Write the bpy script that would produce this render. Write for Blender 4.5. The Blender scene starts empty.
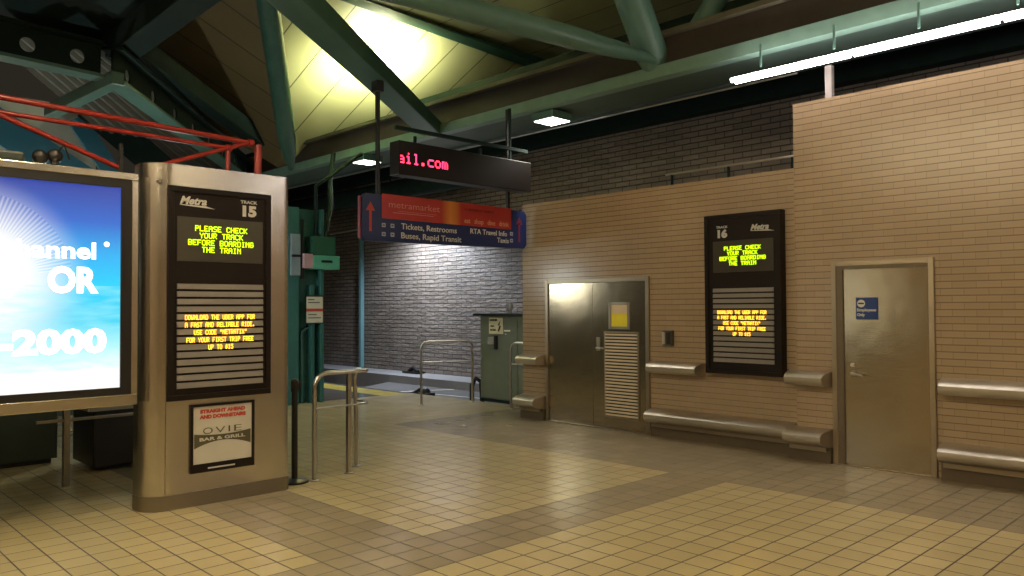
import bpy, bmesh, math, random
from mathutils import Vector, Matrix, noise
random.seed(7)
SC = bpy.context.scene
COL = SC.collection
# ------------------------------------------------------------------ camera
FPX, YAW, PITCH, ROLL = 788.98, 0.80195, 0.02474, -0.0052
CAMZ = 1.6
_F = Vector((-math.sin(YAW)*math.cos(PITCH), math.cos(YAW)*math.cos(PITCH), math.sin(PITCH)))
_R = Vector((math.cos(YAW), math.sin(YAW), 0)); _U = _R.cross(_F)
_R2 = _R*math.cos(ROLL)+_U*math.sin(ROLL); _U2 = -_R*math.sin(ROLL)+_U*math.cos(ROLL)
cd = bpy.data.cameras.new('camera'); cam = bpy.data.objects.new('camera', cd); COL.objects.link(cam)
cd.sensor_width = 36; cd.lens = FPX/1024*36; cd.clip_end = 200
cam.matrix_world = Matrix(((_R2.x, _U2.x, -_F.x, 0), (_R2.y, _U2.y, -_F.y, 0), (_R2.z, _U2.z, -_F.z, CAMZ), (0, 0, 0, 1)))
SC.camera = cam
# world and exposure
w = bpy.data.worlds.new('world'); SC.world = w; w.use_nodes = True
w.node_tree.nodes['Background'].inputs[0].default_value = (1.0, .86, .62, 1)
w.node_tree.nodes['Background'].inputs[1].default_value = .02
SC.view_settings.view_transform = 'Standard'; SC.view_settings.look = 'None'
SC.view_settings.exposure = .14; SC.view_settings.gamma = 1; SC.view_settings.use_curve_mapping = False
# lamp strengths
TUBE_E = 20; HALL_E = 63; DOWN_W = 200; WASH_W = 200; UP_W = 115

def ray(x, y): return _F*FPX + _R2*(x-512) - _U2*(y-288)
O = Vector((0, 0, CAMZ))
def onz(x, y, z): d = ray(x, y); return O+d*((z-CAMZ)/d.z)
def ony(x, y, Y): d = ray(x, y); return O+d*(Y/d.y)
def onx(x, y, X): d = ray(x, y); return O+d*(X/d.x)
def onplane(x, y, p, n): d = ray(x, y); return O+d*((p-O).dot(n)/d.dot(n))

# ------------------------------------------------------------------ materials
MATS = {}
def mat(name, col, rough=.6, metal=0, emit=None, es=0, noise_amt=.12, nscale=6, bump=0, bscale=60, spec=.5):
    if name in MATS: return MATS[name]
    m = bpy.data.materials.new(name); m.use_nodes = True; nt = m.node_tree; b = nt.nodes['Principled BSDF']
    b.inputs['Roughness'].default_value = rough; b.inputs['Metallic'].default_value = metal
    b.inputs['Specular IOR Level'].default_value = spec
    tc = nt.nodes.new('ShaderNodeTexCoord')
    nz = nt.nodes.new('ShaderNodeTexNoise'); nz.inputs['Scale'].default_value = nscale; nz.inputs['Detail'].default_value = 4
    nt.links.new(tc.outputs['Object'], nz.inputs['Vector'])
    mx = nt.nodes.new('ShaderNodeMix'); mx.data_type = 'RGBA'
    mx.inputs[6].default_value = tuple(c*(1-noise_amt) for c in col)+(1,); mx.inputs[7].default_value = tuple(min(1, c*(1+noise_amt)) for c in col)+(1,)
    nt.links.new(nz.outputs['Fac'], mx.inputs[0]); nt.links.new(mx.outputs[2], b.inputs['Base Color'])
    if bump:
        n2 = nt.nodes.new('ShaderNodeTexNoise'); n2.inputs['Scale'].default_value = bscale; nt.links.new(tc.outputs['Object'], n2.inputs['Vector'])
        bp = nt.nodes.new('ShaderNodeBump'); bp.inputs['Strength'].default_value = bump; bp.inputs['Distance'].default_value = .01
        nt.links.new(n2.outputs['Fac'], bp.inputs['Height']); nt.links.new(bp.outputs[0], b.inputs['Normal'])
    if emit:
        b.inputs['Emission Color'].default_value = tuple(emit)+(1,); b.inputs['Emission Strength'].default_value = es
    MATS[name] = m; return m

def steel(name, col=(.42, .39, .33), rough=.3, stretch=(60, 60, 2), bumpd=.0008, warp=.012):
    if name in MATS: return MATS[name]
    m = mat(name, col, rough, 1, noise_amt=.1, nscale=2.5); nt = m.node_tree; b = nt.nodes['Principled BSDF']
    tc = nt.nodes.new('ShaderNodeTexCoord'); mp = nt.nodes.new('ShaderNodeMapping'); mp.inputs['Scale'].default_value = stretch
    nt.links.new(tc.outputs['Object'], mp.inputs[0])
    a = nt.nodes.new('ShaderNodeTexNoise'); a.inputs['Scale'].default_value = 3; nt.links.new(mp.outputs[0], a.inputs['Vector'])
    c = nt.nodes.new('ShaderNodeTexNoise'); c.inputs['Scale'].default_value = 1.6; nt.links.new(tc.outputs['Object'], c.inputs['Vector'])
    b1 = nt.nodes.new('ShaderNodeBump'); b1.inputs['Distance'].default_value = bumpd; b1.inputs['Strength'].default_value = .5
    b2 = nt.nodes.new('ShaderNodeBump'); b2.inputs['Distance'].default_value = warp; b2.inputs['Strength'].default_value = 1
    nt.links.new(a.outputs['Fac'], b1.inputs['Height']); nt.links.new(c.outputs['Fac'], b2.inputs['Height'])
    nt.links.new(b2.outputs[0], b1.inputs['Normal']); nt.links.new(b1.outputs[0], b.inputs['Normal'])
    return m

def brick(name, c1, c2, mortar, bw, rh, ms, rough, axis='xz', bump=.3, rock=0, off=.5, blotch=.25, bed=0):
    m = bpy.data.materials.new(name); m.use_nodes = True; nt = m.node_tree; L = nt.links; b = nt.nodes['Principled BSDF']
    tc = nt.nodes.new('ShaderNodeTexCoord'); sp = nt.nodes.new('ShaderNodeSeparateXYZ'); L.new(tc.outputs['Object'], sp.inputs[0])
    cb = nt.nodes.new('ShaderNodeCombineXYZ')
    L.new(sp.outputs['X' if axis == 'xz' else 'Y'], cb.inputs[0]); L.new(sp.outputs['Z'], cb.inputs[1])
    br = nt.nodes.new('ShaderNodeTexBrick'); br.offset = off; L.new(cb.outputs[0], br.inputs['Vector'])
    br.inputs['Color1'].default_value = c1+(1,); br.inputs['Color2'].default_value = c2+(1,); br.inputs['Mortar'].default_value = mortar+(1,)
    br.inputs['Scale'].default_value = 1; br.inputs['Brick Width'].default_value = bw; br.inputs['Row Height'].default_value = rh
    br.inputs['Mortar Size'].default_value = ms; br.inputs['Mortar Smooth'].default_value = .3
    nz = nt.nodes.new('ShaderNodeTexNoise'); nz.inputs['Scale'].default_value = .9; nz.inputs['Detail'].default_value = 5; L.new(tc.outputs['Object'], nz.inputs['Vector'])
    mr = nt.nodes.new('ShaderNodeMapRange'); mr.inputs[3].default_value = 1-blotch; mr.inputs[4].default_value = 1+blotch*.6; L.new(nz.outputs['Fac'], mr.inputs[0])
    mm = nt.nodes.new('ShaderNodeMix'); mm.data_type = 'RGBA'; mm.blend_type = 'MULTIPLY'; mm.inputs[0].default_value = 1
    src = br.outputs['Color']
    if bed:
        g = NG(m); e_ = g.math('ABSOLUTE', g.math('SUBTRACT', g.math('FRACT', g.math('DIVIDE', sp.outputs['Z'], rh)), .5))
        mk = nt.nodes.new('ShaderNodeMapRange'); mk.inputs[1].default_value = .5-bed/rh*1.3; mk.inputs[2].default_value = .5-bed/rh*.4; L.new(e_, mk.inputs[0])
        src = g.mix(mk.outputs[0], src, tuple(k*(.42 if rock else .66) for k in mortar))
    L.new(src, mm.inputs[6]); L.new(mr.outputs[0], mm.inputs[7]); L.new(mm.outputs[2], b.inputs['Base Color'])
    b.inputs['Roughness'].default_value = rough
    bp = nt.nodes.new('ShaderNodeBump'); bp.invert = True; bp.inputs['Strength'].default_value = bump; bp.inputs['Distance'].default_value = .006
    L.new(br.outputs['Fac'], bp.inputs['Height'])
    if rock:
        mp = nt.nodes.new('ShaderNodeMapping'); mp.inputs['Scale'].default_value = (4, 4, 12); L.new(tc.outputs['Object'], mp.inputs[0])
        n2 = nt.nodes.new('ShaderNodeTexNoise'); n2.inputs['Scale'].default_value = 1.6; n2.inputs['Detail'].default_value = 4; L.new(mp.outputs[0], n2.inputs['Vector'])
        b2 = nt.nodes.new('ShaderNodeBump'); b2.inputs['Strength'].default_value = 1; b2.inputs['Distance'].default_value = rock
        L.new(n2.outputs['Fac'], b2.inputs['Height']); L.new(b2.outputs[0], bp.inputs['Normal'])
    L.new(bp.outputs[0], b.inputs['Normal'])
    return m

class NG:                                     # tiny node-graph helper
    def __init__(s, m): s.m = m; s.nt = m.node_tree; s.L = s.nt.links
    def math(s, op, a, b=None, c=None):
        n = s.nt.nodes.new('ShaderNodeMath'); n.operation = op
        for i, v in enumerate((a, b, c)):
            if v is None: continue
            if isinstance(v, (int, float)): n.inputs[i].default_value = v
            else: s.L.new(v, n.inputs[i])
        return n.outputs[0]
    def mix(s, f, a, b, blend='MIX'):
        n = s.nt.nodes.new('ShaderNodeMix'); n.data_type = 'RGBA'; n.blend_type = blend
        for i, v in ((0, f), (6, a), (7, b)):
            if isinstance(v, (int, float)): n.inputs[i].default_value = v
            elif isinstance(v, tuple): n.inputs[i].default_value = v+(1,)
            else: s.L.new(v, n.inputs[i])
        return n.outputs[2]
    def pos(s):
        tc = s.nt.nodes.new('ShaderNodeTexCoord'); sp = s.nt.nodes.new('ShaderNodeSeparateXYZ'); s.L.new(tc.outputs['Object'], sp.inputs[0])
        return tc.outputs['Object'], sp.outputs[0], sp.outputs[1], sp.outputs[2]

def floor_material():
    m = bpy.data.materials.new('quarry_tile_floor'); m.use_nodes = True; g = NG(m); nt = g.nt; L = g.L; b = nt.nodes['Principled BSDF']
    v, x, y, z = g.pos()
    xs = g.math('DIVIDE', g.math('ADD', x, 3.85), .2); ys = g.math('DIVIDE', g.math('ADD', y, -6.42), .2)
    fx = g.math('FLOOR', xs); fy = g.math('FLOOR', ys)
    px = g.math('ABSOLUTE', g.math('SUBTRACT', g.math('SUBTRACT', xs, fx), .5)); py = g.math('ABSOLUTE', g.math('SUBTRACT', g.math('SUBTRACT', ys, fy), .5))
    e = g.math('MAXIMUM', px, py)
    mr = nt.nodes.new('ShaderNodeMapRange'); mr.inputs[1].default_value = .462; mr.inputs[2].default_value = .480; L.new(e, mr.inputs[0]); grout = mr.outputs[0]
    cb = nt.nodes.new('ShaderNodeCombineXYZ'); L.new(fx, cb.inputs[0]); L.new(fy, cb.inputs[1])
    wn = nt.nodes.new('ShaderNodeTexWhiteNoise'); wn.noise_dimensions = '3D'; L.new(cb.outputs[0], wn.inputs['Vector'])
    gt = lambda a, k: g.math('GREATER_THAN', a, k); lt = lambda a, k: g.math('LESS_THAN', a, k); AND = lambda a, b: g.math('MULTIPLY', a, b)
    dark = g.math('MAXIMUM', AND(lt(fx, -.5), gt(fx, -3.5)), AND(gt(fy, -.5), gt(x, -9.0)))
    dark = g.math('MAXIMUM', dark, AND(AND(lt(fy, -15.5), gt(fy, -19.5)), lt(fx, -.5)))
    light = g.mix(wn.outputs['Value'], (.50, .415, .225), (.53, .445, .245))
    darkc = g.mix(wn.outputs['Value'], (.32, .265, .17), (.35, .29, .19))
    c = g.mix(dark, light, darkc)
    nz = nt.nodes.new('ShaderNodeTexNoise'); nz.inputs['Scale'].default_value = .8; nz.inputs['Detail'].default_value = 6; L.new(v, nz.inputs['Vector'])
    mr2 = nt.nodes.new('ShaderNodeMapRange'); mr2.inputs[3].default_value = .8; mr2.inputs[4].default_value = 1.15; L.new(nz.outputs['Fac'], mr2.inputs[0])
    c = g.mix(1., c, mr2.outputs[0], 'MULTIPLY')
    # plain concrete margin and yellow tactile strip along the platform edge
    conc = AND(gt(y, 7.0), lt(x, -12.1)); c = g.mix(conc, c, (.16, .15, .14)); grout = AND(grout, g.math('SUBTRACT', 1., conc))
    yel = AND(AND(gt(y, 8.35), lt(y, 8.86)), lt(x, -11.95)); c = g.mix(yel, c, (.72, .58, .12))
    c = g.mix(grout, c, (.085, .062, .035))
    L.new(c, b.inputs['Base Color'])
    r = g.math('ADD', .17, g.math('MULTIPLY', wn.outputs['Value'], .05)); r = g.math('MAXIMUM', r, g.math('MULTIPLY', grout, .8)); L.new(r, b.inputs['Roughness'])
    sub = nt.nodes.new('ShaderNodeVectorMath'); sub.operation = 'SUBTRACT'; sub.inputs[1].default_value = (.5, .5, .5); L.new(wn.outputs['Color'], sub.inputs[0])
    sc = nt.nodes.new('ShaderNodeVectorMath'); sc.operation = 'SCALE'; sc.inputs['Scale'].default_value = .012; L.new(sub.outputs[0], sc.inputs[0])
    geo = nt.nodes.new('ShaderNodeNewGeometry'); ad = nt.nodes.new('ShaderNodeVectorMath'); ad.operation = 'ADD'
    L.new(geo.outputs['Normal'], ad.inputs[0]); L.new(sc.outputs[0], ad.inputs[1])
    bp = nt.nodes.new('ShaderNodeBump'); bp.invert = True; bp.inputs['Distance'].default_value = .003; bp.inputs['Strength'].default_value = .5
    L.new(grout, bp.inputs['Height']); L.new(ad.outputs[0], bp.inputs['Normal']); L.new(bp.outputs[0], b.inputs['Normal'])
    return m

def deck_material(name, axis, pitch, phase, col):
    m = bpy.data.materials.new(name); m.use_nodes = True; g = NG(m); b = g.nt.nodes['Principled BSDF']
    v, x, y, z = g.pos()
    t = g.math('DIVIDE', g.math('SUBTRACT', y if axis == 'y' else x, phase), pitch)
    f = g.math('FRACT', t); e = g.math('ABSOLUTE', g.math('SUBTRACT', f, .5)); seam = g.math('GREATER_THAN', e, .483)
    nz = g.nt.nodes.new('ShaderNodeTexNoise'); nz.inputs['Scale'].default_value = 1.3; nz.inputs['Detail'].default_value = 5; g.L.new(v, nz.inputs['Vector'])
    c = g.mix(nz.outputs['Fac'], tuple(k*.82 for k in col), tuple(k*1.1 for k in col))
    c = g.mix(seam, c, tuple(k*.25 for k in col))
    g.L.new(c, b.inputs['Base Color']); b.inputs['Roughness'].default_value = .42
    return m

M = {}
M['floor'] = floor_material()
M['tan'] = brick('tan_glazed_brick', (.39, .29, .188), (.425, .32, .21), (.30, .22, .145), .2, .065, .003, .24, bed=.005)
M['gray'] = brick('rough_grey_brick', (.19, .155, .125), (.27, .225, .185), (.09, .075, .065), .34, .1, .011, .6, bump=1, rock=.035, blotch=.25, bed=.010)
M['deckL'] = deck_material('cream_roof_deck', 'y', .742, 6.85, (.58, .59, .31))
M['deckM'] = deck_material('dimmed_brown_roof_deck', 'x', .742, .2, (.21, .16, .085))  # brown, darkened in colour to hold down uplight spill on this facet
M['green'] = mat('green_painted_steel', (.045, .125, .095), .42, noise_amt=.25)
M['teal'] = mat('teal_painted_steel', (.03, .13, .125), .4, noise_amt=.2)
M['greygreen'] = mat('grey_green_painted_steel', (.09, .19, .16), .4, noise_amt=.2)
M['girder'] = mat('pale_grey_green_steel', (.17, .29, .24), .4, noise_amt=.2)
M['dark'] = mat('dark_green_steel', (.011, .026, .023), .8, noise_amt=.3, spec=.2)
M['black'] = mat('black_satin', (.012, .011, .010), .4)
M['brownblk'] = mat('dark_bronze_frame', (.012, .008, .006), .45, spec=.25)
M['red'] = mat('red_painted_tube', (.27, .022, .014), .35)
M['steel'] = steel('brushed_stainless_door', (.44, .365, .25), .17, (1, 1, 60), warp=.008)
M['steel'].node_tree.nodes['Principled BSDF'].inputs['Metallic'].default_value = .88
M['kiosk'] = steel('brushed_stainless_cladding', (.62, .59, .53), .24, (60, 60, 1.5), warp=.006)
M['ledge'] = steel('stainless_ledge', (.58, .54, .46), .42, (2, 60, 60), warp=.001)
M['rail'] = steel('stainless_tube', (.55, .54, .52), .3, (10, 10, 10), warp=.001)
M['frame'] = steel('stainless_frame', (.38, .32, .23), .38, (30, 30, 2), warp=.002)
M['conc'] = mat('grey_concrete', (.12, .115, .11), .8, noise_amt=.25, nscale=3, bump=.3)
M['concl'] = mat('pale_concrete_ledge', (.27, .26, .255), .75, noise_amt=.15, bump=.2)
M['ballast'] = mat('dark_ballast', (.035, .028, .024), .95, bump=1, bscale=18)
M['white'] = mat('white_paint', (.75, .74, .70), .5)
M['cab'] = mat('cabinet_grey_green', (.15, .18, .14), .5, noise_amt=.15)
M['blue'] = mat('blue_sign_face', (.008, .02, .10), .35)
M['pblue'] = mat('blue_placard', (.01, .045, .22), .4)
M['cyan'] = mat('cyan_painted_strut', (.04, .21, .32), .5)
M['pale'] = mat('pale_far_wall', (.50, .52, .44), .8)
M['darkpanel'] = mat('dark_green_panel', (.03, .045, .035), .5)
M['wtext'] = mat('white_lettering', (.62, .60, .55), .5)
M['rtext'] = mat('red_lettering', (.55, .07, .05), .5)
M['etube'] = mat('lit_fluorescent_tube', (1, 1, 1), .5, emit=(1, .90, .86), es=TUBE_E)
M['ehall'] = mat('lit_hall_tube', (1, 1, 1), .5, emit=(1, .80, .50), es=HALL_E)
M['elamp'] = mat('lit_lamp_lens', (1, 1, 1), .5, emit=(1, .93, .85), es=9)
M['eg'] = mat('yellow_green_led', (.1, .1, 0), .5, emit=(.62, 1, .0), es=2.3)
M['eo'] = mat('amber_led', (.1, .05, 0), .5, emit=(1, .50, .03), es=3.2)
M['er'] = mat('red_led', (.1, 0, 0), .5, emit=(1, .03, .09), es=4.5)
M['lcd'] = mat('display_window', (.055, .05, .035), .3)
M['slat'] = mat('grey_louver_slat', (.22, .20, .18), .5)

# ------------------------------------------------------------------ mesh tools
class MB:
    def __init__(s): s.bm = bmesh.new()
    def box(s, x0, x1, y0, y1, z0, z1):
        v = [s.bm.verts.new((x, y, z)) for x in (x0, x1) for y in (y0, y1) for z in (z0, z1)]
        for f in ((0, 1, 3, 2), (4, 6, 7, 5), (0, 4, 5, 1), (2, 3, 7, 6), (0, 2, 6, 4), (1, 5, 7, 3)): s.bm.faces.new([v[i] for i in f])
        return s
    def poly(s, pts): s.bm.faces.new([s.bm.verts.new(p) for p in pts]); return s
    def prism(s, prof, a, b, mapf, mitre0=None, mitre1=None):
        """profile (u,v) swept from a to b; mapf(u,v,t) -> xyz"""
        r0 = [s.bm.verts.new(mapf(u, v, a)) for u, v in prof]; r1 = [s.bm.verts.new(mapf(u, v, b)) for u, v in prof]
        n = len(prof)
        for i in range(n): s.bm.faces.new((r0[i], r0[(i+1) % n], r1[(i+1) % n], r1[i]))
        s.bm.faces.new(r0[::-1]); s.bm.faces.new(r1); return s
    def bar(s, p, q, w, h=None, up=Vector((0, 0, 1))):
        p = Vector(p); q = Vector(q); d = (q-p).normalized(); h = h or w
        sd = d.cross(up).normalized() if abs(d.dot(up)) < .99 else Vector((1, 0, 0)); u = sd.cross(d)
        c = [(-.5, -.5), (.5, -.5), (.5, .5), (-.5, .5)]
        return s.prism(c, 0, 1, lambda a, b, t: p+(q-p)*t+sd*a*w+u*b*h)
    def beamI(s, p, q, w, h, tf=.03, tw=.02, holes=None):
        """I section hanging: p,q = centre of bottom flange underside"""
        p = Vector(p); q = Vector(q); up = Vector((0, 0, 1))
        s.bar(p+up*tf/2, q+up*tf/2, w, tf); s.bar(p+up*(h-tf/2), q+up*(h-tf/2), w, tf)
        if not holes: return s.bar(p+up*h/2, q+up*h/2, tw, h-2*tf)
        Ld = (q-p).length; d = (q-p)/Ld; sd = d.cross(up).normalized()*tw/2; n = max(1, round(Ld/holes[0])); st = Ld/n; r = holes[1]; K = 16
        for i in range(n):
            a = p+d*st*i; cz = h/2
            for sgn in (-1, 1):
                o = sd*sgn; ring = []; outer = []
                for k in range(K):
                    t = 2*math.pi*(k+.5)/K; cx, sz = math.cos(t), math.sin(t)
                    ring.append(s.bm.verts.new(a+o+d*(st/2+r*cx)+up*(cz+r*sz)))
                    m_ = 1/max(abs(cx), abs(sz)); hx, hz = st/2, (h-2*tf)/2
                    outer.append(s.bm.verts.new(a+o+d*(st/2+hx*cx*m_)+up*(cz+hz*sz*m_)))
                for k in range(K):
                    j = (k+1) % K; s.bm.faces.new((ring[k], ring[j], outer[j], outer[k]))
                if sgn == -1: r0 = ring
                else:
                    for k in range(K):
                        j = (k+1) % K; s.bm.faces.new((r0[k], r0[j], ring[j], ring[k]))
        return s
    def tube(s, pts, r, n=12, cap=True):
        pts = [Vector(p) for p in pts]; rs = r if isinstance(r, (list, tuple)) else [r]*len(pts); rings = []; ref = None
        for i, p in enumerate(pts):
            d = ((pts[min(i+1, len(pts)-1)]-p).normalized()+(p-pts[max(i-1, 0)]).normalized()).normalized()
            if ref is None: ref = Vector((0, 0, 1)) if abs(d.z) < .9 else Vector((1, 0, 0))
            a = d.cross(ref).normalized(); b = a.cross(d).normalized(); ref = b
            rings.append([s.bm.verts.new(p+(a*math.cos(t)+b*math.sin(t))*rs[i]) for t in [2*math.pi*k/n for k in range(n)]])
        for i in range(len(rings)-1):
            for k in range(n): s.bm.faces.new((rings[i][k], rings[i][(k+1) % n], rings[i+1][(k+1) % n], rings[i+1][k]))
        if cap: s.bm.faces.new(rings[0][::-1]); s.bm.faces.new(rings[-1])
        return s
    def lathe(s, c, prof, n=24):
        rings = [[s.bm.verts.new((c[0]+r*math.cos(2*math.pi*k/n), c[1]+r*math.sin(2*math.pi*k/n), c[2]+z)) for k in range(n)] for r, z in prof]
        for i in range(len(rings)-1):
            for k in range(n): s.bm.faces.new((rings[i][k], rings[i][(k+1) % n], rings[i+1][(k+1) % n], rings[i+1][k]))
        s.bm.faces.new(rings[0][::-1]); s.bm.faces.new(rings[-1]); return s
    def build(s, name, m, parent=None, bevel=0, smooth=False):
        bmesh.ops.recalc_face_normals(s.bm, faces=s.bm.faces)
        me = bpy.data.meshes.new(name)
        if parent is not None: bmesh.ops.translate(s.bm, verts=s.bm.verts, vec=-root_loc(parent))
        s.bm.to_mesh(me); s.bm.free()
        o = bpy.data.objects.new(name, me); COL.objects.link(o); me.materials.append(m)
        if parent is not None: o.parent = parent
        if smooth:
            for p in me.polygons: p.use_smooth = True
            md = o.modifiers.new('es', 'EDGE_SPLIT'); md.split_angle = math.radians(40)
        if bevel:
            md = o.modifiers.new('bevel', 'BEVEL'); md.width = bevel; md.segments = 2; md.limit_method = 'ANGLE'
        return o
def root_loc(o):
    v = Vector((0, 0, 0))
    while o is not None: v = v+o.location; o = o.parent
    return v
def tag(o, label=None, cat=None, group=None, kind=None):
    for k, v in (('label', label), ('category', cat), ('group', group), ('kind', kind)):
        if v: o[k] = v
    return o
def thing(name, label, cat, loc=(0, 0, 0), group=None):
    o = bpy.data.objects.new(name, None); o.empty_display_size = .1; COL.objects.link(o); o.location = loc
    return tag(o, label, cat, group)
def struct(o): o['kind'] = 'structure'; return o
def arc(c, r, a0, a1, n, u, v):
    c = Vector(c); u = Vector(u); v = Vector(v)
    return [c+u*r*math.cos(a0+(a1-a0)*i/n)+v*r*math.sin(a0+(a1-a0)*i/n) for i in range(n+1)]

# lettering: facing 'x' (reads along +y, normal +x) or 'y' (reads along +x, normal -y)
def lettering(items, face, m, parent, name='lettering', ext=.0015):
    """items: (string, x_left_or_centre, z, height, align, shear, width or None, weight, plane)"""
    base = root_loc(parent)
    for (s_, u, z, hgt, al, sh, wid, off, plane) in items:
        cu = bpy.data.curves.new('t', 'FONT'); cu.body = s_; cu.size = hgt/.72; cu.align_x = al; cu.shear = sh; cu.offset = off; cu.extrude = ext; cu.resolution_u = 3
        o = bpy.data.objects.new('t', cu); COL.objects.link(o); bpy.context.view_layer.update()
        me = bpy.data.meshes.new_from_object(o.evaluated_get(bpy.context.evaluated_depsgraph_get()))
        bpy.data.objects.remove(o); bpy.data.curves.remove(cu)
        xs = [v.co.x for v in me.vertices]; k = 1
        if wid and xs: k = wid/(max(xs)-min(xs))
        for v in me.vertices:
            a, b, c = v.co.x*k, v.co.y, v.co.z
            if al == 'LEFT' and xs: a -= min(xs)*k
            v.co = (Vector((plane+c, u+a, z+b)) if face == 'x' else Vector((u+a, plane-c, z+b)))-base
        me.materials.clear(); me.materials.append(m)
        o = bpy.data.objects.new(name, me); COL.objects.link(o); o.parent = parent
    return o

FONT = {'A': '01110100011000111111100011000110001', 'B': '11110100011000111110100011000111110', 'C': '01110100011000010000100001000101110',
 'D': '11110100011000110001100011000111110', 'E': '11111100001000011110100001000011111', 'F': '11111100001000011110100001000010000',
 'G': '01110100011000010111100011000101110', 'H': '10001100011000111111100011000110001', 'I': '01110001000010000100001000010001110',
 'K': '10001100101010011000101001001010001', 'L': '10000100001000010000100001000011111', 'M': '10001110111010110101100011000110001',
 'N': '10001110011010110011100011000110001', 'O': '01110100011000110001100011000101110', 'P': '11110100011000111110100001000010000',
 'R': '11110100011000111110101001001010001', 'S': '01111100001000001110000010000111110', 'T': '11111001000010000100001000010000100',
 'U': '10001100011000110001100011000101110', 'W': '10001100011000110101101011010101010', 'X': '10001100010101000100010101000110001',
 'Y': '10001100010101000100001000010000100', '0': '01110100011001110101110011000101110', '1': '00100011000010000100001000010001110',
 '5': '11111100001111000001000011000101110', '.': '00000000000000000000000000110001100', '"': '01010010100101000000000000000000000',
 '$': '00100011111010001110001011111000100', ' ': '0'*35, 'a': '00000000000111000001011111000101111', 'i': '00100000000110000100001000010001110',
 'l': '01100001000010000100001000010001110', 'c': '00000000000111110000100001000001111', 'o': '00000000000111010001100011000101110',
 'm': '00000000001101010101101011010110101'}
def dots(lines, face, m, parent, plane, ucen, ztop, pitch, lineh, char_h, skip_cols=0, name='led_text', left=None, fat=.98):
    mb = MB(); cw = pitch/6; chh = char_h/7
    for r, s_ in enumerate(lines):
        wtot = len(s_)*pitch-cw; u0 = (ucen-wtot/2) if left is None else left; z0 = ztop-r*lineh
        for i, ch in enumerate(s_):
            g = FONT[ch]
            for k, bit in enumerate(g):
                if bit != '1': continue
                cx, cy = k % 5, k//5
                if i*6+cx < skip_cols: continue
                a = u0+i*pitch+cx*cw; z = z0-cy*chh; e = .002
                if face == 'x': mb.box(plane, plane+e, a, a+cw*fat, z-chh*fat, z)
                else: mb.box(a, a+cw*fat, plane-e, plane, z-chh*fat, z)
    return mb.build(name, m, parent)

# ------------------------------------------------------------------ large structure
YN, YF, YB = 7.95, 8.15, 12.0          # near tan wall, far tan wall, grey back wall
o = MB().box(-30, 3.5, -5, 9.0, -.25, 0).build('floor', M['floor']); struct(o)
struct(MB().box(-3.91, 3.5, YN, YN+.25, 0, 3.74).build('wall_right', M['tan']))
o = MB().box(-8.2, -3.911, YF, YF+.3, 0, 3.1).build('wall_middle', M['tan']); struct(o)
struct(MB().box(-32, 3.5, YB, YB+.3, -1.0, 4.95).build('wall_back', M['gray']))
struct(MB().box(-32, -8.2, 11.1, YB, -1.0, 0).build('trim_1', M['concl']))          # ledge along the far side of the track
struct(MB().box(-30, -8.2, 9.0, 11.1, -1.0, -.85).build('floor_track', M['ballast']))
o = MB(); o.poly([(-14.6, 9.0, -.18), (-9.3, 9.0, -.18), (-9.3, 11.1, -.18), (-15.8, 11.1, -.18)]); r = bmesh.ops.extrude_face_region(o.bm, geom=o.bm.faces[:])
bmesh.ops.translate(o.bm, verts=[v for v in r['geom'] if isinstance(v, bmesh.types.BMVert)], vec=(0, 0, -.7))
tag(o.build('concrete_slab', M['conc']), 'grey concrete slab closing the end of the sunken track', 'slab')
o = MB(); o.bar((-14.0, 9.1, -.17), (-13.2, 11.0, -.17), .09, .012); o.bar((-13.0, 10.1, -.17), (-9.6, 10.5, -.17), .05, .012)
tag(o.build('painted_line', M['white']), 'white lines painted on the concrete slab at the track end', 'floor marking')
for i, yy in enumerate((9.75, 10.75)):
    tag(MB().beamI((-29.5, yy, -.85), (-15.6, yy, -.85), .08, .16, .03, .03).build('track_rail', mat('rusty_rail', (.16, .10, .07), .5, .6)),
        ('steel track rail in the pit, the one nearer the yellow platform edge', 'steel track rail in the pit, the one nearer the grey brick wall')[i], 'rail')

# roof decks
C0 = 5.0
pL = Vector((-14, 0, C0)); nL = Vector((-.41, 0, 1)).normalized()
hz = lambda x: C0+.41*(x+14)
XR = -10.6; ZR = hz(XR)
HA = Vector((-10.99, 5.51, hz(-10.99))); HB = Vector((-14.5, 7.77, hz(-14.5))); hd = HB-HA
HT = HA-hd*((XR-HA.x)/-hd.x) if False else HA+hd*((XR-HA.x)/hd.x); HE = HA+hd*1.25
def slab(name, pts, m, th=.08):
    b = MB(); b.poly(pts); r = bmesh.ops.extrude_face_region(b.bm, geom=b.bm.faces[:])
    bmesh.ops.translate(b.bm, verts=[v for v in r['geom'] if isinstance(v, bmesh.types.BMVert)], vec=(0, 0, th)); return struct(b.build(name, m))
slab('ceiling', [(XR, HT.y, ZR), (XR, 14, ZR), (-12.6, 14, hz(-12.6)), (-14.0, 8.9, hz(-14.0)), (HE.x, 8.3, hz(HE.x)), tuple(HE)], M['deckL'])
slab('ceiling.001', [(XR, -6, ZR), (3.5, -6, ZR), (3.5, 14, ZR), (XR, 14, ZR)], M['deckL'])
sM = .45
def mz(p, dy): return (p.x, p.y+dy, p.z-sM*dy)
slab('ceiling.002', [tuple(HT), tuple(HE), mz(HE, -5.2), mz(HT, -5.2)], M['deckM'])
struct(MB().box(-32, 3.5, 9.2, YB+.3, 5.45, 5.6).build('ceiling.003', M['dark']))
struct(MB().box(-32, 3.5, 11.75, YB+.25, 4.95, 5.45).build('trim_2', M['dark']))
slab('ceiling.004', [onz(-140, 5, 5.2), onz(118, 52, 5.2), onz(165, -10, 5.2), onz(240, -140, 5.2), (3.5, -6, 5.2), (-12, -6, 5.2)], M['dark'])

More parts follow.
